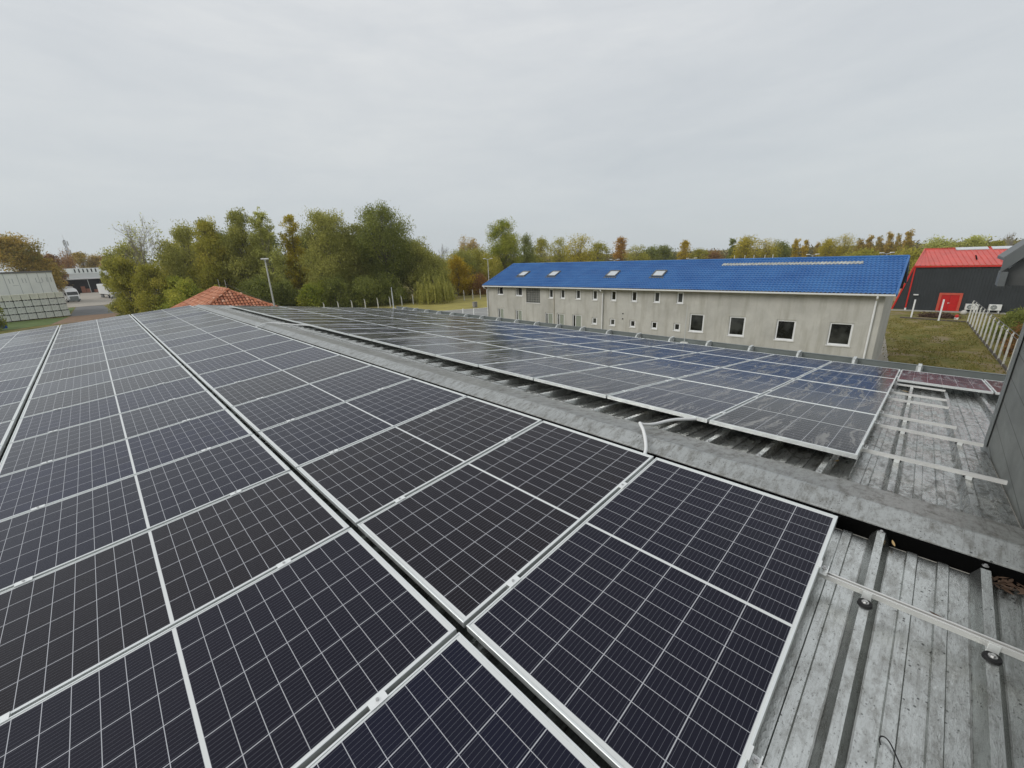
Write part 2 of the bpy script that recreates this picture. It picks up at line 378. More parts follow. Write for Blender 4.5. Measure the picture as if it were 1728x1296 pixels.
# ------------------------------------------------------------------ our hall: corrugated roof, ridge cap, kerb, walls
hall = empty('roofed_hall', (0, 0, -6.6)); tag(hall, 'long hall in the foreground under a corrugated metal roof covered by solar panels', 'building')
def H_(o): o.parent = hall; o.location = o.location-Vector((0, 0, -6.6)); return o
YEND = 20.32
def corr(O, D, N, segs, name, m, depth=-.142):
    """segs: list of (y0,y1,s0,s1)"""
    b = MB()
    for (y0, y1, s0, s1) in segs:
        pts = []
        kk = math.floor((y0+.17)/.375)-1
        while True:
            yc = -.17+.375*kk
            if yc > y1+.4: break
            for dy, h in ((-.043, 0), (-.0165, .056), (.0165, .056), (.043, 0), (.108, 0), (.113, .011), (.150, .011), (.155, 0), (.220, 0), (.225, .011), (.262, .011), (.267, 0)):
                if y0 <= yc+dy <= y1: pts.append((yc+dy, h))
            kk += 1
        pts = [(y0, 0)]+pts+[(y1, 0)]
        ss = [s0+(s1-s0)*q/6 for q in range(7)]; nP = len(pts)
        vs = [O+D*s+N*(depth+h)+YV*y-Vector((0, O.y, 0)) for s in ss for y, h in pts]
        b.add(vs, [(a*nP+i, a*nP+i+1, (a+1)*nP+i+1, (a+1)*nP+i) for a in range(6) for i in range(nP-1)])
    if O is OL:          # rib ends carried up under the cap
        for kk in range(56):
            y = -.17+.375*kk
            if y < YEND-.05: b.prism([(-.043, -.142), (.043, -.142), (.0165, -.0862), (-.0165, -.0862)], OL+DL*(-.17)+YV*y, OL+DL*(-.065)+YV*y, YV, NL)
    return H_(b.build(name, m))
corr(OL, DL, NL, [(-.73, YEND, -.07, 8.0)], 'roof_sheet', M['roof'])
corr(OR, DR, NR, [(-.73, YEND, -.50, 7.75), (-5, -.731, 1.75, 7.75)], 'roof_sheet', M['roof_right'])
# ridge cap: left flange over the ribs, raised crease, wide right flange
b = MB()
zc = -.020
def cap(y0, y1, dz):
    p = [(-.210, -.099), (-.207, -.088), (-.202, -.084), (-.075, -.048), (-.055, -.043), (-.035, -.045), (.30, -.113), (.305, -.124)]
    p = [(x, z+dz) for x, z in p]
    vs = [(x, y, z) for y in (y0, y1) for x, z in p]; n_ = len(p)
    b.add(vs, [(i, i+n_, i+1+n_, i+1) for i in range(n_-1)])
    vs = [(x, y, z-.0015) for y in (y0, y1) for x, z in p]
    b.add(vs, [(i, i+1, i+1+n_, i+n_) for i in range(n_-1)])
yy = -.73; kq = 0
while yy < YEND:
    cap(yy, min(yy+2.06, YEND), .0015*(kq % 2)+.001); yy += 2.0; kq += 1
rc = H_(b.build('ridge_cap', [M['cap'], M['cap_dark']]))
for p_ in rc.data.polygons: p_.material_index = 1 if p_.center.x > -.04 else 0  # darker metal tone right of the crease
# notched skirt beside each rib under the right flange + folded edges
for sgn, O, D, N, s in ((-1, OL, DL, NL, -.12), (1, OR, DR, NR, -.335)):
    for kk in range(0, 55):
        y = -.17+.375*kk
        if y > YEND: break
        if sgn < 0 and kk % 2: continue
        c = O+D*s+N*(-.086)+YV*(y-O.y)
        b = MB(); b.tube([c, c+N*.002], .011, 14); b.tube([c+N*.002, c+N*.008], .006, 6)
        if kk < 24: b.build('screw', M['steel'], rc)
# black block added under the cap as the shade of the open gap
b = MB(); b.box((-.225, -.73, -.20), (-.02, YEND-.02, -.093)); b.box((-.02, -.73, -.20), (.235, YEND-.02, -.122)); H_(b.build('cap_gap_shade', M['black']))

# screws on near left ribs
for (y, s) in ((-.17, -.10), (-.545, -.10), (-.545, .42), (-.545, 2.3)):
    c = OL+DL*s+NL*(-.088)+YV*y
    b = MB(); b.tube([c, c+NL*.002], .012, 14); b.tube([c+NL*.002, c+NL*.009], .0065, 6); H_(b.build('screw', M['steel']))
# right edge kerb with brackets and gutter
b = MB(); b.box((8.55, -5, -1.30), (8.562, YEND, -1.035)); b.box((8.535, -5, -1.035), (8.60, YEND, -1.030)); H_(b.build('kerb_board', M['kerb']))
y = -.25+.03
kb = None
while y < YEND-.3:
    b = MB(); b.prism([(8.28, -1.20), (8.545, -1.22), (8.545, -1.03), (8.36, -1.03), (8.28, -1.12)], (0, y-.02, 0), (0, y+.02, 0), (1, 0, 0), (0, 0, 1))
    b.box((8.40, y-.028, -1.028), (8.62, y+.028, -1.008)); b.box((8.545, y-.05, -1.2), (8.5495, y+.05, -1.03))
    H_(b.build('kerb_bracket', M['kerb_light'])); y += 1.028
b = MB()
g_ = [(0, 0), (0, -.11), (.03, -.14), (.11, -.14), (.14, -.11), (.14, 0), (.137, 0), (.137, -.108), (.108, -.137), (.032, -.137), (.003, -.108), (.003, 0)]
b.prism(g_, (8.62, -5, -1.16), (8.62, YEND, -1.16), (1, 0, 0), (0, 0, 1)); o = H_(b.build('gutter', M['kerb_light']))
b.v = [(-x+.30, y_, z+.40) for x, y_, z in b.v]; H_(b.build('gutter', M['kerb_light']))
# end verge trim and walls
b = MB()
b.bar((-8.35, YEND+.02, -.80), (0, YEND+.02, -.105), .05, .09); b.bar((0, YEND+.02, -.105), (8.5, YEND+.02, -1.22), .05, .09); H_(b.build('verge_trim', M['kerb_light']))
M['render_wall'] = simple('rendered_wall', (.45, .43, .38), .85, 0, .12, 1.5, .2)
b = MB(); b.prism([(-8.2, -6.6), (8.3, -6.6), (8.3, -1.22), (0, -.16), (-8.2, -.80)], (0, -5, 0), (0, YEND-.05, 0), (1, 0, 0), (0, 0, 1)); H_(b.build('wall', M['render_wall']))
# ------------------------------------------------------------------ taller grey clad block at right
def cladding(name, col):
    m, n = mat(name); tc = n.new('ShaderNodeTexCoord').outputs['Object']; s = n.new('ShaderNodeSeparateXYZ', Vector=tc)
    seam = n.m('LESS_THAN', n.m('FRACT', n.m('DIVIDE', s.outputs[2], .21)), .035)
    a = n.noise(n.map(tc, scale=(1, 1, 2)), 2.2, 7, .65, .5); b2 = n.noise(n.map(tc, scale=(6, 6, .8)), 3, 5, .7)
    c = n.mix(n.ramp(a, (.3, 0.), (.7, 1.)), tuple(x*.72 for x in col), tuple(x*1.25 for x in col))
    c = n.mix(n.m('MULTIPLY', n.ramp(b2, (.5, 0.), (.75, 1.)), .35), c, (.20, .20, .17))
    c = n.mix(n.m('MULTIPLY', seam, .75), c, (.02, .02, .02))
    n.put(n.pb.inputs['Base Color'], c); n.put(n.pb.inputs['Roughness'], .55); n.put(n.pb.inputs['Metallic'], .2); return m
M['clad'] = cladding('grey_cladding', (.19, .20, .19))
M['trim_dark'] = simple('dark_trim', (.20, .215, .215), .45, .3, .15, 3)
M['hood_trim'] = simple('hood_trim', (.125, .135, .135), .5, .2, .2, 3)
M['hood'] = simple('hood_metal', (.085, .088, .085), .5, .25, .25, 2.5, .15)
blk = empty('grey_clad_block', (0, -3, -6.6)); tag(blk, 'taller dark grey metal-clad block rising at the right edge of the roof', 'building')
def B_(o): o.parent = blk; o.location = Vector((0, 3, 6.6)); return o
b = MB(); b.box((-8.2, -5, -6.6), (2.60, -.745, 1.0)); B_(b.build('wall', M['clad']))
b = MB(); b.box((2.585, -.80, -.45), (2.66, -.725, 1.0)); b.box((2.535, -.737, -.45), (2.586, -.728, 1.0)); B_(b.build('corner_trim', M['trim_dark'], bevel=.004))
b = MB(); b.prism([(0, -.60), (.012, -.60), (.012, -.57), (.075, -.565), (.075, -.56), (0, -.56)], (-7, -.745, .34), (2.6, -.745, .11), (0, 1, 0), (0, 0, 1)); B_(b.build('base_flashing', M['trim_dark']))
b = MB(); b.box((2.66, -.545, .985), (2.90, -.515, 1.13)); b.prism([(-.545, .985), (-.545, 1.12), (-1.7, 2.45), (-1.7, .985)], (2.66, 0, 0), (3.12, 0, 0), (0, 1, 0), (0, 0, 1))
eh = B_(b.build('eave_hood', M['hood'])); b = MB(); b.prism([(-.50, 1.095), (-.497, 1.225), (-1.7, 2.61), (-1.7, 2.48)], (2.57, 0, 0), (2.61, 0, 0), (0, 1, 0), (0, 0, 1)); b.prism([(-.50, 1.19), (-.50, 1.215), (-1.7, 2.59), (-1.7, 2.565)], (2.61, 0, 0), (3.3, 0, 0), (0, 1, 0), (0, 0, 1)); b.box((2.57, -.546, .980), (2.80, -.503, 1.10)); q_ = b.build('barge_board', M['hood_trim'], eh, bevel=.003)

# ------------------------------------------------------------------ small things on the roof
def cable(name, pts, rad, m, label, cat, res=6):
    cu = bpy.data.curves.new(name, 'CURVE'); cu.dimensions = '3D'; sp = cu.splines.new('NURBS'); sp.points.add(len(pts)-1)
    for i, p in enumerate(pts): sp.points[i].co = (*p, 1)
    sp.use_endpoint_u = True; sp.order_u = 4; cu.bevel_depth = rad; cu.resolution_u = res; cu.bevel_resolution = 4
    tmp = bpy.data.objects.new(name, cu); COL.objects.link(tmp)
    dg = bpy.context.evaluated_depsgraph_get(); me = bpy.data.meshes.new_from_object(tmp.evaluated_get(dg))
    bpy.data.objects.remove(tmp); me.materials.clear(); me.materials.append(m)
    me.polygons.foreach_set('use_smooth', [True]*len(me.polygons))
    o = bpy.data.objects.new(name, me); COL.objects.link(o); tag(o, label, cat); return o
cable('conduit', [(-.42, 1.14, -.075), (-.36, 1.145, -.06), (-.30, 1.16, -.045), (-.2, 1.21, -.04), (-.05, 1.31, -.005), (.03, 1.38, 0.0), (.085, 1.42, -.005), (.10, 1.43, -.02), (.16, 1.42, -.05), (.3, 1.38, -.08), (.5, 1.34, -.085), (.68, 1.24, -.11), (.80, 1.15, -.125), (1.0, 1.10, -.13)], .0135, M['white_plastic'], 'pale plastic conduit bent across the ridge cap between both panel fields', 'conduit')
cable('conduit', [(-.5, 11.2, -.08), (-.36, 11.2, -.05), (-.2, 11.3, -.02), (0, 11.5, 0), (.2, 11.3, -.04), (.5, 10.9, -.08), (.9, 10.5, -.13)], .014, M['white_plastic'], 'far grey conduit looping over the ridge cap beside the left panels', 'conduit')
w_ = []
for q in range(26):
    y = 2.2+q*.72; w_.append((.20+.035*math.sin(q*1.7)+rnd.uniform(-.02, .02), y, -.048+.012*(q % 2)))
cable('lightning_wire', w_, .004, M['wire'], 'thin dark lightning wire running along the ridge cap', 'wire', 3)
w_ = [(.43+.02*math.sin(q*2.1), 3.5+q*.7, -.10+.01*(q % 2)) for q in range(24)]
cable('signal_wire', w_, .003, M['wire'], 'second thin wire lying on the sheets beside the ridge cap', 'wire', 3)
cable('yellow_cable', [(.95, 1.95, -.165), (.86, 1.82, -.16), (.80, 1.68, -.158), (.84, 1.50, -.16), (.95, 1.42, -.165)], .004, simple('yellow_sheath', (.45, .33, .03), .5), 'yellow earth cable drooping from under the right front panels', 'cable')
def onL(X, Y, h): return OL+DL*((-.3395-X)/math.cos(aL))+NL*(-.130+h)+YV*Y
M['dead_leaf'] = simple('dead_leaf', (.085, .05, .03), .8); M['pale_leaf'] = simple('dead_pale_leaf', (.55, .38, .18), .8)
cable('wire_hook', [onL(-1.42, -.285, .004), onL(-1.40, -.275, .012), onL(-1.385, -.29, .016), onL(-1.40, -.31, .010), onL(-1.43, -.325, .006), onL(-1.50, -.36, .012), onL(-1.56, -.395, .004)], .0022, M['rubber'], 'bent black wire scrap lying on the corrugated sheet at lower right', 'wire scrap')
def leaf(p, L, wd, a, m, label, N, curl=.4):
    b = MB(); n_ = 6; vs = []
    for i in range(n_+1):
        t = i/n_; ww = wd*math.sin(math.pi*min(.97, max(.04, t)))**.7; z = curl*L*(t-.5)**2
        for s_, zz in ((-1, .25*ww), (0, 0), (1, .25*ww)): vs.append(((t-.5)*L, s_*ww/2, z+zz+.004))
    fs = [(i*3+j, i*3+j+1, (i+1)*3+j+1, (i+1)*3+j) for i in range(n_) for j in (0, 1)]
    b.add(vs, fs); o = b.build('dead_leaf', m, smooth=True); ez = N.normalized(); ex = (YV*math.cos(a)+YV.cross(ez)*math.sin(a)).normalized()
    o.matrix_world = basis(p, ex, ez.cross(ex), ez); tag(o, label, 'leaf', 'dead leaves on the roof'); return o
leaf(onL(-.68, -.40, .002), .055, .014, .3, M['dead_leaf'], 'curled brown leaf beside the near rail on the left slope', NL)
leaf(onL(-.27, -.225, .01), .05, .012, 1.3, M['pale_leaf'], 'pale straw leaf under the left edge of the ridge cap', NL)
def onR(X, Y, h): return OR+DR*((X-.719)/math.cos(aR))+NR*(-.130+h)+YV*(Y-.03)
leaf(onR(.86, .16, .002), .07, .018, 1.9, M['pale_leaf'], 'yellow leaf on the sheets before the front right panel', NR)
leaf(onR(5.45, -.12, .01), .12, .03, .5, M['pale_leaf'], 'yellow leaf clump by the innermost end of the outer rail', NR)
b = MB()
for i in range(60):
    c = onL(-.30+rnd.uniform(-.03, .05), -.68+rnd.uniform(-.06, .10), .004+rnd.uniform(0, .018)); a = rnd.uniform(0, 6.3); d = Vector((math.cos(a), math.sin(a), rnd.uniform(-.2, .3))); e2 = d.cross(NL)*rnd.uniform(.004, .010); L_ = rnd.uniform(.012, .035)
    b.quad(c-d*L_, c+e2, c+d*L_, c-e2)
tag(b.build('leaf_litter', M['dead_leaf']), 'brown leaf litter caught under the ridge cap at right', 'leaf litter', kind='stuff')
def rod(name, base, h, rad, label, m=M['grey_conduit']):
    e = empty(name, base); tag(e, label, 'lightning rod')
    b = MB(); b.tube([(0, 0, 0), (0, 0, h*.6), (0, 0, h)], [rad, rad, rad*.5], 8); b.build('rod', m, e)
    b = MB(); b.tube([(0, 0, 0), (0, 0, .06)], [.12, .10], 16); b.build('base', M['concrete_post'], e); return e
rod('lightning_rod', (8.48, 4.55, -1.17), 1.05, .008, 'thin lightning rod on the kerb before the grey wall')
rod('lightning_rod', (8.30, 20.15, -1.15), 1.15, .03, 'lightning rod at the far corner of the panel roof')

# ================================================================== surroundings
G = -6.6
def attr_mat(name, c0, c1, c2, trans=.42):
    m, n = mat(name)
    a = n.new('ShaderNodeAttribute', dict(attribute_name='tone')).outputs['Fac']
    c = n.ramp(a, (0., c0), (.5, c1), (1., c2))
    n.put(n.pb.inputs['Base Color'], c); n.put(n.pb.inputs['Roughness'], .75); n.put(n.pb.inputs['Specular IOR Level'], .15)
    tr = n.new('ShaderNodeBsdfTranslucent', Color=c)
    mx = n.new('ShaderNodeMixShader', i0=trans, i1=n.pb.outputs[0], i2=tr.outputs[0]); n.l.new(mx.outputs[0], n.out.inputs[0])
    return m
LEAF = {
 'olive': attr_mat('leaf_olive', (0.209, 0.197, 0.034), (0.393, 0.382, 0.067), (0.626, 0.532, 0.113)),
 'willow': attr_mat('leaf_willow', (0.196, 0.203, 0.048), (0.383, 0.382, 0.099), (0.626, 0.588, 0.173)),
 'pale': attr_mat('leaf_pale_green', (0.278, 0.277, 0.076), (0.510, 0.521, 0.150), (0.750, 0.750, 0.255)),
 'dark': attr_mat('leaf_dark_green', (0.115, 0.133, 0.034), (0.232, 0.259, 0.064), (0.393, 0.416, 0.105)),
 'green': attr_mat('leaf_green', (0.151, 0.197, 0.026), (0.325, 0.358, 0.054), (0.626, 0.577, 0.099)),
 'yellow': attr_mat('leaf_yellow', (0.232, 0.175, 0.018), (0.522, 0.382, 0.032), (0.750, 0.572, 0.072)),
 'yellowgreen': attr_mat('leaf_yellow_green', (0.237, 0.204, 0.024), (0.476, 0.409, 0.048), (0.750, 0.593, 0.082)),
 'ochre': attr_mat('leaf_ochre', (.18, .19, .045), (.48, .34, .08), (.70, .52, .14)),
 'orange': attr_mat('leaf_orange', (0.246, 0.136, 0.025), (0.493, 0.270, 0.043), (0.667, 0.429, 0.086)),
 'rust': attr_mat('leaf_rust', (0.160, 0.087, 0.036), (0.304, 0.167, 0.064), (0.464, 0.270, 0.100)),
 'fan': attr_mat('leaf_tan', (0.283, 0.204, 0.065), (0.531, 0.384, 0.130), (0.743, 0.545, 0.208)),
 'twig': attr_mat('leaf_twig', (0.212, 0.170, 0.091), (0.354, 0.298, 0.169), (0.495, 0.426, 0.247), .1),
}
M['bark'] = simple('bark', (.13, .11, .085), .9, 0, .35, 4, .4); M['bark_pale'] = simple('pale_bark', (.30, .27, .22), .9, 0, .25, 4)
def leafmesh(name, C_, S_, tone, m, aspect=1.0, vertical=0., rs=None):
    """C_ (n,3) centres, S_ (n,) sizes -> one quad each, random or mostly hanging"""
    n = len(C_); a = rs.normal(size=(n, 3)); a[:, 2] += vertical*3*np.sign(rs.uniform(-1, 1, n)); a /= np.linalg.norm(a, axis=1)[:, None]
    b = rs.normal(size=(n, 3)); b -= (a*b).sum(1)[:, None]*a; b /= np.linalg.norm(b, axis=1)[:, None]
    a *= (S_*aspect)[:, None]; b *= S_[:, None]
    v = np.empty((n, 4, 3)); v[:, 0] = C_-a; v[:, 1] = C_+b*.5-a*.1; v[:, 2] = C_+a; v[:, 3] = C_-b*.5+a*.1
    me = bpy.data.meshes.new(name); me.vertices.add(n*4); me.vertices.foreach_set('co', v.reshape(-1).astype(np.float32))
    me.loops.add(n*4); me.loops.foreach_set('vertex_index', np.arange(n*4, dtype=np.int32))
    me.polygons.add(n); me.polygons.foreach_set('loop_start', np.arange(0, n*4, 4, dtype=np.int32)); me.polygons.foreach_set('loop_total', np.full(n, 4, dtype=np.int32))
    at = me.attributes.new('tone', 'FLOAT', 'FACE'); at.data.foreach_set('value', np.clip(tone, 0, 1).astype(np.float32))
    me.materials.append(m); me.update(); me.validate(); return me
SH = {  # shape: base fraction, profile of radius over height
 'round': (.18, lambda t: math.sin(math.pi*min(1, .12+.80*t))**.6), 'tall': (.12, lambda t: (1-t)**.32*min(1, .55+t*1.6)),
 'column': (.05, lambda t: min(1, t*5+.3)*(1-t**3)**.7), 'vase': (.22, lambda t: (.35+.9*t)*(1-max(0, t-.72)**2*9)), 'bush': (0, lambda t: max(.08, 1-t*t)**.5)}
def tree(name, x, y, H, Wd, leafk, shape, label, cat='tree', group=None, nl=26, nleaf=9000, ls=.16, seed=0, dens=1., fill=.5, aspect=1.4, vertical=0., lobe=.24, bark='bark', bare=0.):  # shape gives the outline, lobe the size of its clumps
    rs = np.random.RandomState(seed+11); rr = random.Random(seed)
    e = empty(name, (x, y, G)); tag(e, label, cat, group)
    zb, prof = SH[shape]; lob = []
    for q in range(nl):
        t = (q+.5)/nl if q % 2 else rs.uniform(0, 1); z = H*(zb+(1-zb)*t); rad = Wd/2*max(.05, prof(t)); a = rs.uniform(0, 6.283)
        R_ = Wd*lobe*rs.uniform(.6, 1.25)*(.55+.45*prof(t)); d = max(0, rad-R_*.55)*math.sqrt(rs.uniform(.05, 1.12))
        z = min(z, H-R_*.7*(1 if shape != 'bush' else 1)); lob.append((math.cos(a)*d*(.5 if shape == 'column' else 1), math.sin(a)*d*(.5 if shape == 'column' else 1), max(z, R_*.5), R_*(1.25 if shape == 'column' else 1)))
    zst = 1.9 if shape == 'column' else 1.25 if shape == 'tall' else 1.05
    lob.append((rs.uniform(-.1, .1)*Wd, rs.uniform(-.1, .1)*Wd, H-Wd*lobe*.5, Wd*lobe*.7))
    P = []; T = []; vol = np.array([l[3]**2.2 for l in lob]); cnt = (nleaf*vol/vol.sum()).astype(int)
    for (lx, ly, lz, lr), c_ in zip(lob, cnt):
        if c_ < 1: continue
        # each lobe is itself a handful of sprays, so gaps show between them
        ns = max(4, int(9*lr)); sc = rs.normal(size=(ns, 3)); sc /= np.linalg.norm(sc, axis=1)[:, None]; sc *= (rs.uniform(.25, 1.2, (ns, 1)))*lr*np.array([1, 1, .85]); sc[:, 2] *= zst
        idx = rs.randint(0, ns, c_); sp = np.clip(rs.normal(size=(c_, 3)), -1.9, 1.9)*lr*.31*np.array([1, 1, .8+.5*vertical]); pt = sc[idx]+sp
        tn = .5+rs.uniform(-.2, .2)+(rs.uniform(-.22, .22, ns))[idx]+rs.normal(size=c_)*.13
        P.append(pt+np.array([lx, ly, lz])); T.append(tn)
    P = np.vstack(P); T = np.concatenate(T); keep = P[:, 2] > .05; P = P[keep]; T = T[keep]
    if bare > 0:   # thinned crown: the windward top has lost its leaves
        k_ = rs.uniform(size=len(P)) > bare*np.clip((P[:, 2]/H-.35)*2.4, 0, 1)*np.where(P[:, 0]*.6-P[:, 1]*.3 > -Wd*.2, 1., .6); P = P[k_]; T = T[k_]
    S_ = rs.uniform(.6, 1.3, len(P))*ls
    o = bpy.data.objects.new('crown', leafmesh('crown', P, S_, T, LEAF[leafk], aspect, vertical, rs)); COL.objects.link(o); o.parent = e
    b = MB(); r0_ = max(.06, Wd*.028+.05)
    top = H*(.80 if shape != 'bush' else .45); pts = [(0, 0, -.1)]; wx = wy = 0
    for q in range(1, 7):
        wx += rs.uniform(-.04, .04)*Wd; wy += rs.uniform(-.04, .04)*Wd; pts.append((wx*q/6, wy*q/6, top*q/6))
    rds = [r0_*(1-.82*q/6) for q in range(7)]
    b.tube(pts, rds, 7)
    for (lx, ly, lz, lr) in lob[::1 if H > 10 else 2]:
        t = min(.92, max(.12, (lz-lr*1.3)/top*.75)); i = int(t*6); f = t*6-i; p0 = Vector(pts[i]).lerp(Vector(pts[min(6, i+1)]), f); p2 = Vector((lx, ly, lz+lr*.35)); md = p0.lerp(p2, .5)+Vector((0, 0, -lr*.25))
        rb = rds[i]*.5; b.tube([p0, md, p2], [rb, rb*.6, rb*.15], 5, False)
        for s_ in range(3):
            d_ = Vector(rs.normal(size=3)).normalized()*lr*.8; d_.z = abs(d_.z); b.tube([md.lerp(p2, .5), md.lerp(p2, .5)+d_], [rb*.3, rb*.08], 4, False)
    b.build('trunk', M[bark], e, smooth=True)
    return e
def bare_tree(x, y, H, Wd, label, seed, m='bark_pale', leafk=None, spread=.5, lean=(0, 0), group=None, nleaf=0, name='bare_tree', rbase=.16):
    rs = random.Random(seed); e = empty(name, (x, y, G)); tag(e, label, 'tree', group); b = MB(); tips = []
    def grow(p, d, L, r, lev):
        q = p; pts = [p]; rr_ = [r]
        for s_ in range(3):
            d = (d+Vector((rs.gauss(0, .09), rs.gauss(0, .09), .05))).normalized(); q = q+d*L/3; pts.append(q); rr_.append(r*(1-.2*(s_+1)))
        b.tube(pts, rr_, 5 if lev < 2 else 3, False)
        if lev >= 6: tips.append((q, d)); return
        for c_ in range(3 if lev < 5 else 2):
            a = rs.uniform(0, 6.28); side = d.cross(Vector((math.cos(a), math.sin(a), .3))).normalized()
            nd = (d+side*rs.uniform(.3, .75)*spread*1.3+Vector((lean[0], lean[1], .12))).normalized()
            s0 = pts[rs.choice((1, 2, 3))]; grow(s0 if c_ else q, nd, L*rs.uniform(.62, .85), max(.021, r*.58), lev+1)
    grow(Vector((0, 0, 0)), Vector((0, 0, 1)), H*.30, rbase, 0)
    zs = max(v[2] for v in b.v); xs = max(abs(v[0]-0) for v in b.v)*2; sc = H/zs; sw = Wd/xs
    b.v = [(v[0]*sw, v[1]*sw, v[2]*sc) for v in b.v]
    b.build('trunk', M[m], e, smooth=True)
    if nleaf:
        nr = np.random.RandomState(seed); T_ = np.array([(t[0].x*sw, t[0].y*sw, t[0].z*sc) for t in tips]); ix = nr.randint(0, len(T_), nleaf)
        P = T_[ix]+nr.normal(size=(nleaf, 3))*Wd*.035; P[:, 2] = np.maximum(P[:, 2], .3)
        o = bpy.data.objects.new('crown', leafmesh('crown', P, nr.uniform(.5, 1.2, nleaf)*.14, .5+nr.normal(size=nleaf)*.2, LEAF[leafk], 1.6, 0, nr)); COL.objects.link(o); o.parent = e
    return e
def weeping(x, y, H, Wd, label, seed):
    rs = np.random.RandomState(seed); e = empty('weeping_willow', (x, y, G)); tag(e, label, 'tree'); P = []; T = []
    for q in range(230):
        a = rs.uniform(0, 6.28); d = Wd/2*math.sqrt(rs.uniform(.02, 1)); z0 = H*(.97-.30*(d/(Wd/2))**2)*rs.uniform(.62, 1)*(1+.16*math.sin(a*3+1)); z1 = rs.uniform(.0, .35)*z0
        n_ = int((z0-z1)*18); tt = rs.uniform(0, 1, n_); tone = .55+rs.uniform(-.3, .35)
        P.append(np.c_[math.cos(a)*(d+.25*tt)+rs.normal(size=n_)*.05, math.sin(a)*(d+.25*tt)+rs.normal(size=n_)*.05, z0+(z1-z0)*tt]); T.append(tone+rs.normal(size=n_)*.1)
    P = np.vstack(P); T = np.concatenate(T)
    o = bpy.data.objects.new('crown', leafmesh('crown', P, rs.uniform(.7, 1.3, len(P))*.085, T, LEAF['willow'], 2.4, .9, rs)); COL.objects.link(o); o.parent = e
    b = MB(); b.tube([(0, 0, 0), (.1, 0, H*.4), (0, .1, H*.8)], [.2, .15, .05], 7); b.build('trunk', M['bark'], e)

GF = 'trees of the wood beyond the panel roof'
near = [  # name, x, y, H, W, leaf, shape, nl, nleaf, label, extras
 ('willow_tree', 11.0, 94.9, 14.6, 8.6, 'willow', 'round', 45, 13000, 'tall green willow rising behind the left end of the red tiled roof', {}),
 ('willow_tree', 13.9, 90.3, 15.4, 8.6, 'olive', 'tall', 45, 13000, 'olive green willow straight above the tiled roof ridge', {}),
 ('willow_tree', 17.8, 87.5, 16.6, 7.6, 'willow', 'tall', 45, 13000, 'pointed grey-green willow just left of the lamp pole top', {}),
 ('poplar_tree', 20.7, 84.6, 16.8, 5.8, 'pale', 'tall', 36, 6500, 'thin pale green poplar right behind the lamp pole', dict(bark='bark_pale')),
 ('poplar_tree', 25.5, 85.3, 16.3, 5.6, 'yellowgreen', 'tall', 45, 6500, 'narrow yellow poplar between two green willows', {}),
 ('willow_tree', 29.0, 79.5, 16.2, 10.2, 'willow', 'round', 54, 17000, 'broad grey-green willow right of the yellow poplar', {}),
 ('willow_tree', 34.4, 79.6, 14.4, 8.0, 'willow', 'round', 42, 11000, 'willow filling the dip between the two broadest crowns', {}),
 ('willow_tree', 38.7, 75.1, 17.2, 10.6, 'dark', 'round', 57, 20000, 'highest dark green willow of the wood', {}),
 ('willow_tree', 43.4, 73.8, 11.2, 8.6, 'willow', 'round', 42, 12000, 'lower green willow behind the weeping willow', {}),
 ('willow_bush', 45.3, 70.2, 8.2, 8.6, 'willow', 'bush', 26, 11000, 'rounded grey-green willow bush at the right end of the wood', {}),
 ('yellow_shrub', 53.9, 73.5, 8.0, 6.6, 'yellow', 'bush', 24, 7500, 'bright yellow bushy tree left of the blue roof', {}),
 ('field_tree', 73.7, 89.6, 9.8, 9.5, 'olive', 'round', 39, 8000, 'dull olive tree behind the yellow bush', {}),
 ('rust_bush', 58.9, 72.8, 3.7, 8.5, 'rust', 'bush', 20, 7000, 'red-brown bramble thicket left of the concrete building', {}),
 ('field_tree', 65.5, 86.0, 9.6, 9.5, 'willow', 'round', 30, 8000, 'rounded grey-green tree between the yellow bush and the wood', {}),
 ('field_tree', 69.5, 80.0, 8.2, 7.5, 'olive', 'round', 26, 7000, 'low olive tree just behind the double-headed lamp post', {}),
 ('poplar_tree', 74.9, 80.5, 16.6, 9.0, 'green', 'round', 51, 14000, 'tall yellow-green poplar over the left end of the blue roof', {}),
 ('field_tree', 88.5, 85.1, 13.0, 8.8, 'dark', 'tall', 39, 8000, 'dark green two-topped tree right of the tall poplar', {}),
 ('willow_tree', 3.2, 99.5, 12.0, 8.6, 'willow', 'tall', 42, 9000, 'green lower crown left of the half bare tree', {}),
 ('willow_bush', 1.3, 91.8, 9.5, 6.0, 'olive', 'bush', 24, 10000, 'dense olive bush leaning over the asphalt road', {}),
 ('willow_bush', 4.2, 87.6, 8.4, 6.6, 'olive', 'bush', 24, 10000, 'round olive bush in front of the half bare tree', {}),
 ('willow_bush', 6.6, 85.4, 6.6, 5.0, 'green', 'bush', 20, 7500, 'yellowish bush left of the tiled roof corner', {}),
 ('willow_bush', .2, 97.5, 9.5, 3.8, 'willow', 'bush', 18, 6000, 'slim bush beside the second parked lorry', {}),
]
for i, (nm, x, y, H, Wd, lk, shp, nl, nf, lab, ex) in enumerate(near):
    vert = .5 if 'willow' in nm else .2
    tree(nm, x, y, H, Wd, lk, shp, lab, nl=nl, nleaf=int(nf*2.0), ls=.125, seed=i*3+1, vertical=vert, aspect=1.3, lobe=.19 if H > 10 else .23, **ex)
bare_tree(5.5, 97.5, 16.6, 10.5, 'half bare tree with fine grey branches above the olive bushes', 5, 'bark_pale', 'pale', .7, (.10, -.05), nleaf=700, name='bare_tree')
bare_tree(78.8, 113.6, 12.6, 6.5, 'small leafless grey tree between the wood and the tan tree', 9, 'bark')
bare_tree(81.5, 105.2, 14.2, 10.5, 'fan-shaped tan tree with few leaves left of the tall poplar', 14, 'bark_pale', 'fan', .55, nleaf=6500, name='fan_tree')
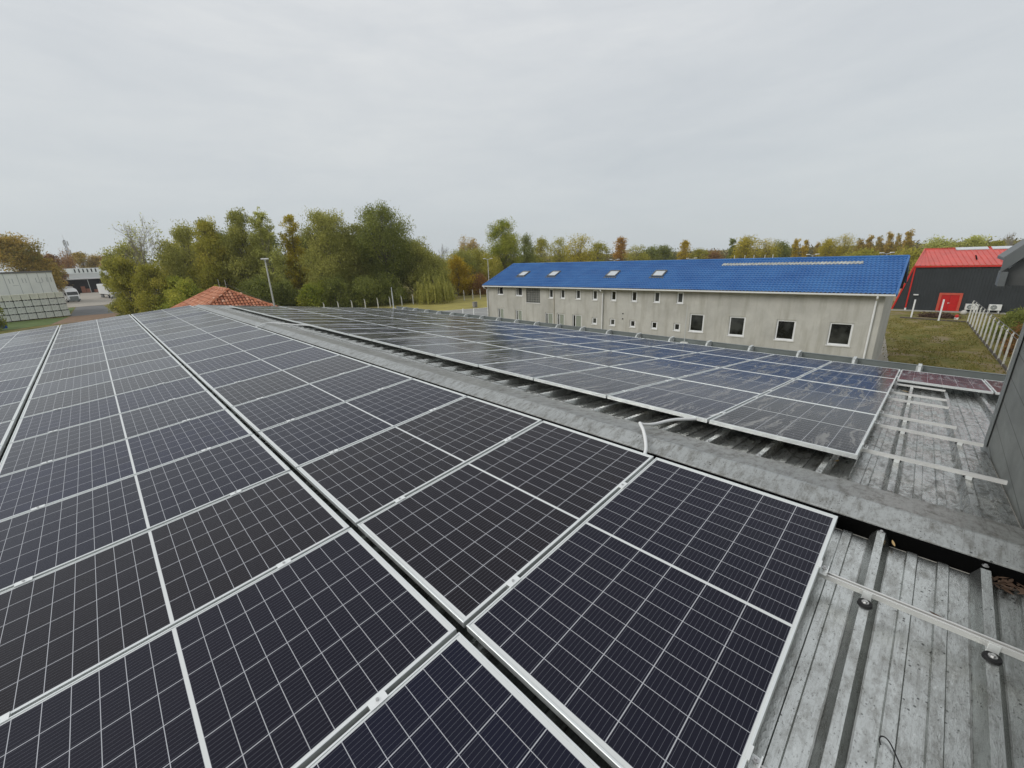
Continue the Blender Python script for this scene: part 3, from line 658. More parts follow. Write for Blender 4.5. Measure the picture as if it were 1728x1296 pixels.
bare_tree(166.6, -13.0, 9.4, 6.0, 'bare pale tree above the right end of the red roof', 21, 'bark_pale')
weeping(42.0, 65.4, 5.2, 7.2, 'weeping willow with yellowish hanging strands on the lawn edge', 3)
under = [(7.1, 79.2, 5.7, 6.2, 'green'), (11.2, 80.6, 4.6, 6, 'olive'), (16.1, 77.6, 5.7, 6.6, 'dark'), (20.6, 78.4, 4.8, 5.4, 'dark'), (23.1, 74.5, 4.4, 5.4, 'green'), (27.0, 74.0, 5.4, 7, 'dark'), (31.2, 72.4, 4.6, 7, 'dark'), (36.4, 71.6, 4.9, 7, 'dark')]
ulab = ['bushy undergrowth beside the left corner of the tiled roof', 'low olive undergrowth behind the tiled roof ridge', 'dark undergrowth behind the tiled roof right slope', 'dark undergrowth just right of the lamp pole', 'yellowish undergrowth at the foot of the wood', 'dark bush under the first broad willow', 'dark bush between the two broad willows', 'dark bush under the highest willow']
for i, (x, y, H, Wd, lk) in enumerate(under):
    tree('undergrowth_bush', x, y, H, Wd, lk, 'bush', ulab[i], 'bush', 'bushes at the foot of the wood', nl=20, nleaf=9500, ls=.13, seed=70+i, vertical=.3, lobe=.26)
back = [(12, 111, 13.2, 10), (19.5, 110, 14.2, 10), (26.6, 107.4, 14.4, 10.5), (34.5, 103.3, 13.6, 11), (41, 100, 13.6, 11), (47.4, 95.5, 13.4, 11), (55.8, 90.8, 9.4, 10.5), (63, 84.5, 7.0, 10)]
bl = None
blab = ['background tree deep in the wood, above the left tiled slope', 'background tree deep in the wood, above the tiled ridge', 'background tree deep in the wood, behind the narrow yellow poplar', 'background tree deep in the wood, behind the first broad willow', 'background tree deep in the wood, left of the highest willow', 'background tree deep in the wood, right of the highest willow', 'low background tree behind the weeping willow', 'low background tree behind the yellow bush']
for i, (x, y, H, Wd) in enumerate(back):
    if i < 2: bl = tree('wood_tree', x, y, H, Wd, 'dark' if i else 'olive', 'round', blab[i], group=GF, nl=30, nleaf=15000, ls=.19, seed=120+i, lobe=.24); (b0 if i else None); b0 = bl; continue
    c = copy_tree(b0); c.location = (x, y, G); c.rotation_euler = (0, 0, i*1.3); c.scale = (Wd/10, Wd/10, H/14.2); tag(c, blab[i])

# far trees along the skyline: prototypes per kind, copied
far = [('olive', 125.4, 111.4, 13.5, 7.8), ('olive', 121.9, 100.0, 13.3, 9.6), ('yellowgreen', 118.3, 88.2, 13.3, 11.5), ('olive', 130.3, 88.5, 10.9, 9.4), ('orange', 160.1, 97.5, 13.4, 7.3), ('olive', 146.3, 81.3, 9.8, 9.5), ('dark', 157.4, 81.7, 9.2, 7.7), ('dark', 150.5, 73.0, 9.2, 8.8), ('yellow', 162.5, 70.8, 10.8, 5.5), ('olive', 164.5, 65.9, 7.6, 8), ('rust', 185.2, 67.7, 6.6, 9), ('conifer', 177.8, 58.6, 10.9, 3.3), ('yellowgreen', 160.1, 48.2, 11, 9), ('yellowgreen', 161.7, 42.3, 9.8, 8.4), ('dark', 182.1, 42.9, 9.3, 7.0), ('yellowcol', 202.7, 42.5, 9.9, 2.8), ('yellowcol', 203.2, 39.4, 9.3, 2.4), ('orangecol', 208.8, 36.4, 8, 2.4), ('yellowgreen', 184.9, 28.7, 9.4, 7.0), ('yellowgreen', 185.5, 24.4, 10.5, 6.2), ('orangecol', 195.9, 21.7, 8.9, 3.3), ('orangecol', 196.1, 19.2, 9.5, 2.9), ('orangecol', 196.4, 16.4, 9.4, 2.8), ('orangecol', 196.6, 13.9, 10.2, 2.4), ('orangecol', 196.7, 11.6, 9.9, 2.3), ('orangecol', 191.9, 8.8, 10.5, 2.8), ('pale', 177.1, 1.1, 8.2, 8.4), ('pale', 182.0, -5.8, 8.4, 6.0), ('olive', 187.1, -2.9, 7, 7.3), ('olive', 186.7, -11.5, 7, 8), ('shrubg', 117.0, 4.4, 6.2, 9), ('shrubg', 121.0, 12.5, 6.0, 9),
 ('orangebig', -14.4, 164.5, 16.6, 10.5), ('orangebig', -10.9, 166.0, 12.8, 6.5), ('rust', -10.0, 209.7, 13.6, 5.8), ('rust', -7.4, 259.8, 14.7, 5.5), ('ochre', -3.0, 269.9, 15.9, 8.4), ('ochre', 2.0, 269.8, 14.5, 8), ('rust', 6, 249.7, 13.6, 8)]
kinds = {'olive': ('olive', 'round', 3200), 'yellowgreen': ('yellowgreen', 'round', 3400), 'orange': ('orange', 'tall', 3000), 'dark': ('dark', 'round', 3000), 'yellow': ('yellow', 'tall', 2400), 'rust': ('rust', 'round', 2800), 'conifer': ('dark', 'tall', 1800), 'yellowcol': ('yellow', 'column', 1300), 'orangecol': ('ochre', 'column', 1400), 'pale': ('pale', 'round', 2800), 'shrubg': ('olive', 'bush', 3800), 'orangebig': ('ochre', 'round', 9000), 'ochre': ('ochre', 'round', 3200)}
flab = ['olive tree right of the dark two-topped tree', 'broad olive tree above the first roof windows', 'large yellow-green tree above the second roof window', 'small olive tree just left of the orange one', 'orange tree standing above the blue ridge', 'dull olive tree right of the orange one', 'small dark tree above the fourth roof window', 'rounded dark tree right of the fourth roof window', 'slender yellow tree over the middle of the blue ridge', 'low green tree right of the slender yellow one', 'low rust-coloured tree over the middle ridge', 'dark pointed conifer left of the yellow-green pair', 'left tree of the yellow-green pair beside the conifer', 'right tree of the yellow-green pair beside the conifer', 'dark tree right of the yellow-green pair', 'left one of two thin yellow poplars', 'right one of two thin yellow poplars', 'shortest orange poplar, standing apart right of the yellow ones', 'yellow-green tree left of the orange poplar row', 'tall yellow-green tree beside the orange poplar row', 'first orange poplar from the left in the long row', 'second orange poplar from the left in the long row', 'third orange poplar from the left in the long row', 'fourth orange poplar, thin, before the last two', 'last but one poplar at the right end of the row', 'stout last poplar at the right end of the row', 'pale green tree above the left of the red roof', 'second pale green tree above the red roof', 'olive tree between the two pale ones', 'olive tree above the grey roof windows of the red hall', 'green scrub between the blue roof and the red hall', 'green scrub hidden behind the right end of the blue ridge',
 'big orange-yellow tree behind the white warehouse', 'smaller orange-yellow tree stepping down behind the warehouse', 'rust-coloured tree right of the big orange one', 'rust-coloured tree left of the lattice mast', 'ochre tree right of the lattice mast', 'second ochre tree above the loading hall', 'rust-coloured tree next to the half bare tree']
proto = {}
for i, (kd, x, y, H, Wd) in enumerate(far):
    lk, shp, nf = kinds[kd]; nm = {'conifer': 'conifer_tree', 'yellowcol': 'columnar_poplar', 'orangecol': 'columnar_poplar', 'shrubg': 'scrub_bush'}.get(kd, 'skyline_tree')
    cnt_ = sum(1 for q in far[:i] if q[0] == kd)
    if cnt_ < 2:
        dist = math.hypot(x, y); o = tree(nm, x, y, H, Wd, lk, shp, flab[i], group='trees along the skyline', nl=16 if Wd < 6 else 24, nleaf=int(nf*1.7), ls=.13+dist*.00042, seed=200+i*7, lobe=.26 if Wd > 4 else .36)
        proto.setdefault(kd, []).append((o, H, Wd))
    else:
        p, h0, w0 = proto[kd][cnt_ % 2]; c = copy_tree(p); c.location = (x, y, G); c.rotation_euler = (0, 0, i*2.1); c.scale = (Wd/w0, Wd/w0, H/h0); tag(c, flab[i])
# far-off wood closing the horizon
rs = np.random.RandomState(5); P = []; T = []
for q in range(900):
    az = R(rs.uniform(-9, 104)); d = rs.uniform(230, 300); h = rs.uniform(3.5, 8.6); c0 = np.array([CAM.x+math.sin(az)*d, CAM.y+math.cos(az)*d, 0])
    n_ = 55; tn = rs.uniform(.15, .8); sp = rs.normal(size=(n_, 3))*np.array([2.6, 2.6, h*.24]); sp[:, 2] = np.clip(sp[:, 2]+h*.5, .2, h); P.append(c0+sp); T.append(tn+rs.normal(size=n_)*.12)
P = np.vstack(P); P[:, 2] += G; T = np.concatenate(T)
o = bpy.data.objects.new('distant_wood', leafmesh('distant_wood', P, rs.uniform(.7, 1.4, len(P))*.55, T, attr_mat('leaf_far', (.085, .085, .04), (.17, .15, .06), (.27, .19, .07)), 1.2, 0, rs)); COL.objects.link(o)
tag(o, 'distant mixed autumn wood closing the horizon', 'wood', kind='stuff')

# ------------------------------------------------------------------ ground
def sheet(name, pts, z, m, kind='structure'):
    b = MB(); b.quad(*[(x, y, z) for x, y in pts]); o = b.build(name, m); o['kind'] = kind; return o
m, n = mat('grass_ground'); wp = n.new('ShaderNodeNewGeometry').outputs['Position']
a = n.noise(wp, .22, 6, .6, .4); b1 = n.noise(wp, 1.3, 6, .65, .6); b2 = n.noise(wp, 9, 5, .7); b3 = n.noise(n.map(wp, loc=(7, 3, 0)), .45, 5, .6, .8)
c = n.mix(n.ramp(a, (.35, 0.), (.65, 1.)), (.125, .14, .035), (.24, .20, .055))
c = n.mix(n.ramp(b1, (.42, 0.), (.62, .8)), c, (.30, .24, .10))
c = n.mix(n.m('MULTIPLY', n.ramp(b3, (.54, 0.), (.62, 1.)), n.ramp(b2, (.3, .3), (.6, 1.))), c, (.34, .26, .18))
c = n.mix(n.m('MULTIPLY', n.ramp(b2, (.45, 0.), (.7, 1.)), .6), c, (.08, .10, .025))
n.put(n.pb.inputs['Base Color'], c); n.put(n.pb.inputs['Roughness'], .95); n.put(n.pb.inputs['Specular IOR Level'], .1)
n.put(n.pb.inputs['Normal'], n.new('ShaderNodeBump', Strength=.7, Distance=.08, Height=n.m('ADD', b2, n.noise(wp, 30, 3))).outputs[0]); M['grass'] = m
M['field'] = simple('field_grass', (.29, .25, .06), .95, 0, .22, .5, .3, 20); M['green_grass'] = simple('green_grass', (.085, .13, .025), .95, 0, .25, .6, .3, 20)
M['asphalt'] = simple('asphalt', (.13, .13, .128), .85, 0, .15, .6, .1); M['yard'] = simple('concrete_yard', (.33, .30, .25), .85, 0, .12, .3)
M['leafy_soil'] = simple('leafy_soil', (.22, .14, .085), .95, 0, .35, 2, .3); M['road_grey'] = simple('grey_road', (.27, .27, .26), .85, 0, .08, .4)
sheet('ground', [(-900, -900), (1500, -900), (1500, 1500), (-900, 1500)], G, M['grass'])
sheet('field', [(19, 63), (19, 71), (36, 71), (47, 67), (64, 61.5), (62, 52), (43, 50.4), (40, 50.6), (33, 54)], G+.02, M['field'])
sheet('road', [(24, 45), (33, 54), (36, 52.6), (40.6, 50.2), (45, 49.5), (44, 45.5), (27, 40)], G+.03, M['road_grey'])
b = MB(); 
pts = [(31.5, 55.4), (33, 54.1), (36, 52.7), (40.6, 50.3), (45, 49.6), (60, 49)]
for p, q in zip(pts, pts[1:]): b.bar((*p, G+.06), (*q, G+.06), .22, .14)
o = b.build('road_kerb', M['concrete_post']); o['kind'] = 'structure'
sheet('asphalt_road', [(-7.0, 104), (-.6, 104), (-1.6, 140), (-6.3, 141)], G+.02, M['asphalt'])
sheet('yard', [(-60, 141), (40, 141), (40, 300), (-60, 300)], G+.03, M['yard'])
sheet('grass_verge', [(-30, 84), (-7.2, 100), (-7.05, 112), (-30, 109)], G+.024, M['green_grass']); sheet('grass_verge', [(-9.5, 121), (-6.95, 121), (-6.5, 139), (-9.5, 139)], G+.024, M['green_grass'])
sheet('leafy_path', [(-8.8, 98), (1.5, 98), (-.6, 111), (-6.8, 112.6)], G+.028, M['leafy_soil'])
sheet('paved_strip', [(28.4, .55), (48, 2.35), (48, 3.4), (28.4, 1.9)], G+.02, M['yard'])
# grass tufts on the right lawn
rs = np.random.RandomState(9); nT = 26000; P = np.c_[rs.uniform(27, 58, nT), rs.uniform(-4.6, 6, nT), G+rs.uniform(-.02, .05, nT)]
P = P[(P[:, 1] < .6+(P[:, 0]-28)*.09+rs.normal(size=nT)*.2) & (P[:, 1] > -4.5+(P[:, 0]-30)*.05)]; cl_ = np.sin(P[:, 0]*1.3+np.sin(P[:, 1]*2.1)*1.5)+np.sin(P[:, 1]*2.7+P[:, 0]*.6); P = P[cl_ > -.7+rs.normal(size=len(P))*.5]; nT = len(P)
o = bpy.data.objects.new('lawn_grass', leafmesh('lawn_grass', P, rs.uniform(.03, .075, nT), rs.uniform(0, 1, nT), attr_mat('blade', (.12, .14, .03), (.24, .21, .055), (.38, .30, .12)), 1.2, .6, rs)); COL.objects.link(o); tag(o, 'short patchy lawn between the concrete building and the post fence', 'grass', kind='stuff')

# ------------------------------------------------------------------ blue roofed building
BL = 30.4; bU = Vector((-.1062, .9943, 0)); bV = Vector((.9943, .1062, 0)); bo = Vector((28.09, 1.33, 0))+bU*BL
BM = basis(Vector((bo.x, bo.y, 0)), -bU, bV, Vector((0, 0, 1)))
blue = empty('blue_roofed_building', mat=BM); tag(blue, 'long two-storey grey concrete building with a bright blue tiled metal roof', 'building')
def stucco():
    m, n = mat('concrete_render'); tc = n.new('ShaderNodeTexCoord').outputs['Object']
    a = n.noise(tc, .7, 6, .6, .5); st = n.noise(n.map(tc, scale=(1, 1, .12)), 2.2, 6, .65, .2); f = n.noise(tc, 14, 5, .7)
    c = n.mix(n.ramp(a, (.3, 0.), (.7, 1.)), (.425, .418, .385), (.545, .537, .495))
    c = n.mix(n.m('MULTIPLY', n.ramp(st, (.48, 0.), (.68, 1.)), .55), c, (.30, .285, .235))
    c = n.mix(n.m('MULTIPLY', n.ramp(f, (.55, 0.), (.7, 1.)), .3), c, (.32, .31, .275))
    n.put(n.pb.inputs['Base Color'], c); n.put(n.pb.inputs['Roughness'], .9); n.put(n.pb.inputs['Specular IOR Level'], .2)
    n.put(n.pb.inputs['Normal'], n.new('ShaderNodeBump', Strength=.3, Distance=.01, Height=f).outputs[0]); return m
M['render'] = stucco()
m, n = mat('window_glass'); tc = n.new('ShaderNodeTexCoord').outputs['Object']
n.put(n.pb.inputs['Base Color'], n.mix(n.ramp(n.noise(tc, 1.1, 3), (.4, 0.), (.6, 1.)), (.008, .009, .009), (.055, .058, .055))); n.put(n.pb.inputs['Roughness'], .05); M['pane'] = m
M['blind'] = simple('roller_blind', (.30, .33, .27), .7, 0, .06, 2); M['upvc'] = simple('white_upvc', (.76, .77, .77), .35, 0, .03)
M['sill'] = simple('white_sill', (.70, .70, .68), .5, 0, .08)
m, n = mat('blue_tile_metal'); tc = n.new('ShaderNodeTexCoord').outputs['Object']
n.put(n.pb.inputs['Base Color'], n.mix(n.ramp(n.noise(tc, .6, 5, .6), (.3, 0.), (.7, 1.)), (.030, .115, .32), (.052, .17, .40))); n.put(n.pb.inputs['Roughness'], n.m('ADD', .42, n.m('MULTIPLY', n.noise(tc, 5, 4), .15))); n.put(n.pb.inputs['Specular IOR Level'], .3); M['blue'] = m
wz0 = .45
rects = []   # (x0,x1,z0,z1,kind)
def wr(u1, u0, z0, z1, kd): rects.append((BL-u1, BL-u0, z0, z1, kd))
for a_ in ((10.75, 9.75, -4.42, -3.10), (8.13, 7.12, -4.48, -3.13), (5.33, 4.27, -4.50, -3.18), (2.58, 1.44, -4.55, -3.16)): wr(*a_, 'big')
wr(29.2, 28.42, -2.30, -1.50, 'two'); wr(26.9, 26.07, -2.34, -1.50, 'two'); wr(25.62, 24.04, -2.92, -1.48, 'block')
for c_ in (22.82, 21.6, 20.05, 18.45, 16.78, 15.04, 13.25, 11.54): wr(c_+.24, c_-.24, -2.43, -1.60, 'small')
wr(29.24, 28.45, -4.95, -3.60, 'two'); wr(26.96, 26.16, -4.95, -3.66, 'two')
for a_ in ((23.49, 22.62), (22.2, 21.42), (20.6, 19.68)): wr(*a_, -6.45, -3.74, 'door')
for c_ in (18.45, 16.8, 15.07, 13.32, 11.61): wr(c_+.24, c_-.24, -4.45, -3.86, 'vent')
TH = .22
b = MB(); X0, X1, Z0, Z1 = -.1, BL-.32, G, -1.36
xs = sorted({X0, X1} | {r[0] for r in rects} | {r[1] for r in rects}); zs = sorted({Z0, Z1} | {r[2] for r in rects} | {r[3] for r in rects})
for i in range(len(xs)-1):
    for j in range(len(zs)-1):
        cx_, cz_ = (xs[i]+xs[i+1])/2, (zs[j]+zs[j+1])/2
        if any(r[0] < cx_ < r[1] and r[2] < cz_ < r[3] for r in rects): continue
        b.quad((xs[i], wz0, zs[j]), (xs[i+1], wz0, zs[j]), (xs[i+1], wz0, zs[j+1]), (xs[i], wz0, zs[j+1]))
for x0, x1, z0, z1, kd in rects:
    b.quad((x0, wz0, z0), (x0, wz0+TH, z0), (x0, wz0+TH, z1), (x0, wz0, z1)); b.quad((x1, wz0, z0), (x1, wz0, z1), (x1, wz0+TH, z1), (x1, wz0+TH, z0))
    b.quad((x0, wz0, z0), (x1, wz0, z0), (x1, wz0+TH, z0), (x0, wz0+TH, z0)); b.quad((x0, wz0, z1), (x0, wz0+TH, z1), (x1, wz0+TH, z1), (x1, wz0, z1))
yb = 9.6
b.quad((X1, wz0, Z0), (X1+.88, yb, Z0), (X1+.88, yb, Z1), (X1+.44, 5, .30), (X1, wz0, Z1)); b.quad((X0, wz0, Z0), (X0, wz0, Z1), (X0, 5, .30), (X0, yb, Z1), (X0, yb, Z0)); b.quad((X0, yb, Z0), (X0, yb, Z1), (X1+.88, yb, Z1), (X1+.88, yb, Z0))
b.build('wall', M['render'], blue)
for x0, x1, z0, z1, kd in rects:
    y = wz0+.06 if kd != 'block' else wz0+.02
    if kd == 'block':     # glass-block panel
        b = MB(); nx, nz = 8, 7; b.box((x0+.001, y+.10, z0), (x1-.001, y+.16, z1)); f = b.build('glass_block_window', M['blockglass'] if 'blockglass' in M else simple('glass_block', (.16, .17, .16), .25, 0, .25, 5), blue)
        g2 = MB()
        for i in range(nx+1): g2.box((x0+(x1-x0)*i/nx-.02, y+.04, z0), (x0+(x1-x0)*i/nx+.02, y+.101, z1-.001))
        for j in range(nz+1): g2.box((x0, y+.038, z0+(z1-z0)*j/nz-.02), (x1, y+.099, z0+(z1-z0)*j/nz+.02))
        g2.build('mortar_grid', simple('block_mortar', (.27, .27, .25), .8), f); s_ = MB(); s_.box((x0-.03, wz0-.05, z0-.05), (x1+.03, wz0+.06, z0+.012)); s_.build('sill', M['sill'], f); continue
    fw_ = .10 if kd == 'big' else .085
    if kd in ('small', 'vent'): fw_ = .10
    b = MB()
    b.box((x0+.002, y, z0+.002), (x0+fw_, y+.06, z1-.002)); b.box((x1-fw_, y, z0+.002), (x1-.002, y+.06, z1-.002)); b.box((x0+fw_, y, z1-fw_), (x1-fw_, y+.06, z1-.002)); b.box((x0+fw_, y, z0+.002), (x1-fw_, y+.06, z0+fw_*1.1))
    if kd in ('two', 'door'): cxm = x0+(x1-x0)*.32; b.box((cxm-.03, y+.002, z0+fw_), (cxm+.03, y+.058, z1-fw_))
    f = b.build('door' if kd == 'door' else 'window', M['upvc'], blue, bevel=.004)
    b = MB(); b.quad((x0+fw_*.8, y+.03, z0+.02), (x1-fw_*.8, y+.03, z0+.02), (x1-fw_*.8, y+.03, z1-.02), (x0+fw_*.8, y+.03, z1-.02)); b.build('pane', M['pane'], f)
    if kd == 'door' or (kd == 'two' and z1 < -3):
        b = MB(); nS = 30; xa = x0+(x1-x0)*.36
        for q in range(nS):
            za = z0+.05+(z1-z0-.12)*q/nS; b.box((xa, y+.012, za), (x1-fw_, y+.022, za+(z1-z0-.12)/nS*.86))
        b.build('blind', M['blind'], f)
    if kd != 'door':
        s_ = MB(); s_.box((x0-.03, wz0-.05, z0-.045), (x1+.03, y-.002, z0+.014)); s_.build('sill', M['sill'], f)
# roof of stepped wavy metal tiles, real relief
RISE = 1.85; SL = math.hypot(5, RISE); cs, sn = 5/SL, RISE/SL
def tiles(x0, x1, s0, s1, lift, back=False, skew=0.):
    b = MB(); dx = .045; nx = int((x1-x0)/dx); step = .35; ss = []
    q = int(s0/step)
    while q*step < s1:
        for f_ in (0., .5, .985):
            s = (q+f_)*step
            if s0-1e-6 <= s <= s1+1e-6: ss.append((s, .042*(1-f_)))
        q += 1
    vs = []
    for s, h in ss:
        for i in range(nx+1):
            x = x0+(x1-x0+skew*s/SL)*i/nx; hh = h+.027*math.sin(2*math.pi*x/.205)+lift
            yy, zz = s*cs-hh*sn, s*sn+hh*cs
            if back: yy = 10-yy
            vs.append((x, yy, -1.4+zz))
    W_ = nx+1; fs = [(j*W_+i, j*W_+i+1, (j+1)*W_+i+1, (j+1)*W_+i) if not back else (j*W_+i, (j+1)*W_+i, (j+1)*W_+i+1, j*W_+i+1) for j in range(len(ss)-1) for i in range(nx)]
    b.add(vs, fs); return b
b = tiles(-.25, BL+.05, 0, SL, .01, skew=.48); roof = b.build('roof', M['blue'], blue)
b = MB(); b.prism([(0, -1.43), (5, .42), (10, -1.43), (10, -1.50), (5, .32), (0, -1.50)], (-.2, 0, 0), (BL, 0, 0), (0, 1, 0), (0, 0, 1)); b.build('roof_deck', simple('deck_board', (.12, .12, .12), .8), roof)
b = MB(); b.quad((-.25, 10, -1.40), (BL+1.0, 10, -1.40), (BL+.53, 5, .46), (-.25, 5, .46)); b.build('rear_slope', M['blue'], roof)
b = MB(); b.tube([(-.28, 5, .47), (BL+.55, 5, .47)], .09, 10); b.build('ridge_capping', M['blue'], roof)
b = MB()
for xx, x5 in ((-.26, -.26), (BL+.06, BL+.54)):
    b.bar((xx, -.05, -1.42), (x5, 5, .44), .10, .17, (0, 0, 1)); b.bar((x5, 5, .44), (2*x5-xx, 10.05, -1.42), .10, .17, (0, 0, 1))
b.build('verge_board', M['blue'], roof)
b = MB(); M['strip'] = simple('translucent_tile', (.42, .43, .40), .4, 0, .35, 3)
b = tiles(BL-9.78, BL-1.58, 3.85*SL/5, 4.32*SL/5, .035); b.build('translucent_strip', M['strip'], roof)
M['sky_pane'] = simple('skylight_glass', (.50, .53, .55), .08, 0, .05)
for u in (27.42, 23.86, 17.90, 13.95):
    xc = BL-u; b = MB()
    def sk(x0, x1, s0, s1, h0, h1): b.add([(x, s*cs-h*sn, -1.4+s*sn+h*cs) for h in (h0, h1) for x, s in ((x0, s0), (x1, s0), (x1, s1), (x0, s1))], [(0, 3, 2, 1), (4, 5, 6, 7), (0, 1, 5, 4), (1, 2, 6, 5), (2, 3, 7, 6), (3, 0, 4, 7)])
    s0, s1 = 2.02*SL/5, 3.06*SL/5
    sk(xc-.46, xc-.38, s0, s1, 0, .13); sk(xc+.38, xc+.46, s0, s1, 0, .13); sk(xc-.38, xc+.38, s0, s0+.07, 0, .128); sk(xc-.38, xc+.38, s1-.10, s1, 0, .14); sk(xc-.56, xc+.56, s0-.22, s0-.001, 0, .045)
    f = b.build('skylight', simple('skylight_frame', (.10, .10, .095), .5) if u > 27 else bpy.data.materials['skylight_frame'], roof)
    b = MB(); b.add([(x, s*cs-.10*sn, -1.4+s*sn+.10*cs) for x, s in ((xc-.38, s0+.07), (xc+.38, s0+.07), (xc+.38, s1-.1), (xc-.38, s1-.1))], [(0, 1, 2, 3)]); b.build('pane', M['sky_pane'], f)
b = MB(); b.prism([(-.13, -1.40), (-.125, -1.48), (-.06, -1.52), (.0, -1.50), (.01, -1.40)], (-.25, 0, 0), (BL+.05, 0, 0), (0, 1, 0), (0, 0, 1)); b.build('gutter', M['white_paint'], blue)
for u in (30.48, 17.7, .68):
    x = BL-u; b = MB(); b.tube([(x, -.06, -1.48), (x, -.06, -1.60), (x, .36, -1.80), (x, .36, G+.05)], .05, 8); b.build('downpipe', M['white_paint'], blue)
b = MB(); x = BL-22.49; b.tube([(x, .42, -1.5), (x, .42, G)], .022, 6); b.build('conduit', simple('beige_conduit', (.42, .36, .24), .6), blue)
b = MB(); b.tube([(BL-15.91, .42, -3.40), (BL-15.91, .452, -3.40)], .05, 10); b.tube([(BL-15.91, .42, -3.82), (BL-15.91, .452, -3.82)], .05, 10); b.build('vent_hole', M['black'], blue)
for u in (9.2, 8.5, 7.9, 7.2, 6.7):
    b = MB(); b.tube([(BL-u, 5, .4), (BL-u, 5, .78)], .018, 6); b.build('ridge_rod', M['white_paint'], blue)
b = MB(); b.box((BL+.40, 7.6, -1.68), (BL+.78, 9.6, -.12)); o = b.build('gable_hood', simple('dark_hood', (.02, .021, .025), .7), blue)

# ------------------------------------------------------------------ red and dark hall
rT = Vector((.1755, -.9845, 0)); rV = Vector((.9845, .1755, 0)); RM = basis(Vector((65.22, 2.46, 0)), rT, rV, Vector((0, 0, 1)))
red = empty('red_roofed_hall', mat=RM); tag(red, 'dark grey steel hall with bright red roof and red door', 'building')
def ribbed(name, col, rough, per, axis=0):
    m, n = mat(name); tc = n.new('ShaderNodeTexCoord').outputs['Object']; s = n.new('ShaderNodeSeparateXYZ', Vector=tc)
    a = n.noise(tc, .6, 5, .6); n.put(n.pb.inputs['Base Color'], n.mix(n.ramp(a, (.3, 0.), (.7, 1.)), tuple(x*.85 for x in col), tuple(x*1.15 for x in col))); n.put(n.pb.inputs['Roughness'], rough); return m
M['dark_clad'] = ribbed('anthracite_cladding', (.028, .033, .037), .55, .25); M['red_roof'] = ribbed('red_roof_metal', (.56, .07, .05), .4, .3); M['red'] = simple('red_trim', (.55, .025, .018), .45, 0, .08)
M['red_door'] = simple('red_door', (.50, .012, .012), .45, 0, .1); M['orange_red'] = simple('door_reveal_red', (.55, .09, .055), .5)
b = MB(); x = .62; pr = []
while x < 15: pr += [(x, 0), (x+.20, 0), (x+.215, -.02), (x+.245, -.02), (x+.26, 0)]; x += .26
vs = [(a, c, z) for z in (G+.15, -1.45) for a, c in pr]; n_ = len(pr); b.add(vs, [(i, i+1, i+1+n_, i+n_) for i in range(n_-1)])
b.quad((.62, .001, G), (3.4, 12, G), (3.4, 12, -1.45), (.62, .001, -1.45)); b.build('wall', M['dark_clad'], red)
b = MB(); x = .55; pr = []
while x < 15: pr += [(x, 0), (x+.36, 0), (x+.375, .045), (x+.425, .045), (x+.44, 0)]; x += .44
vs = []
for t, (yy, zz) in enumerate(((-.15, -1.40), (6, .33))):
    for a, h in pr: vs.append((max(a, .55+1.45*t) , yy-h*.3, zz+h))
n_ = len(pr); b.add(vs, [(i, i+1, i+1+n_, i+n_) for i in range(n_-1)]); rr_ = b.build('roof', M['red_roof'], red)
b = MB(); b.box((.50, -.20, -1.60), (15, -.03, -1.42)); b.build('fascia', M['red'], rr_)
b = MB(); b.bar((.52, -.17, -1.42), (1.98, 6, .36), .12, .10); b.bar((1.98, 6.0, .38), (15, 6.0, .38), .20, .06); b.build('verge_trim', M['red_roof'], rr_)
for x0, x1 in ((4.6, 7.25), (7.55, 10.5)):
    b = MB(); z_ = lambda y: -1.40+(y+.15)*1.73/6.15
    b.add([(x, y, z_(y)+h) for h in (.03, .12) for x, y in ((x0, 5.1), (x1, 5.1), (x1, 5.9), (x0, 5.9))], [(0, 3, 2, 1), (4, 5, 6, 7), (0, 1, 5, 4), (1, 2, 6, 5), (2, 3, 7, 6), (3, 0, 4, 7)]); b.build('roof_light', simple('roof_light_sheet', (.55, .58, .60), .3) if x0 < 5 else bpy.data.materials['roof_light_sheet'], rr_)
b = MB(); b.bar((5.72, 1.5, -.86), (5.86, 2.9, -.46), .10, .06); b.build('dark_slot', M['black'], rr_)
b = MB(); b.bar((.60, -.03, G+.35), (.60, -.03, -1.5), .12, .12); b.build('corner_trim', M['red'], red)
b = MB(); b.box((.52, -.12, G), (.68, .02, G+.36)); b.build('corner_base', M['white_paint'], red)
b = MB(); b.prism([(.55, -1.5), (.55, G+.2), (-.55, G+.2), (.50, -1.5)], (0, .0, 0), (0, .06, 0), (1, 0, 0), (0, 0, 1)); b.build('side_fin', M['dark_clad'], red)
b = MB(); b.bar((-.60, .02, G+.12), (.50, .02, -1.5), .14, .20, (0, 1, 0)); b.build('fin_trim', M['red'], red)
b = MB(); b.box((-1.2, -.25, G), (15, -.03, G+.14)); b.build('plinth', simple('plinth', (.36, .35, .32), .85), red)
b = MB(); b.box((3.20, -.10, G+.16), (3.42, .0, -4.44)); b.box((4.88, -.10, G+.16), (5.10, .0, -4.44)); b.box((3.42, -.10, -4.66), (4.88, .0, -4.44)); f = b.build('door_frame', M['orange_red'], red)
b = MB(); b.box((3.42, -.045, G+.16), (4.14, -.015, -4.66)); b.box((4.16, -.045, G+.16), (4.88, -.015, -4.66)); b.build('door_leaf', M['red_door'], f)
b = MB(); b.box((4.05, -.09, -5.62), (4.11, -.045, -5.5)); b.box((4.11, -.09, -5.57), (4.25, -.075, -5.54)); b.build('handle', M['alu'], f)
b = MB(); b.box((1.02, -.30, -4.74), (1.42, -.03, -4.62)); b.build('wall_lamp', M['white_plastic'], red)
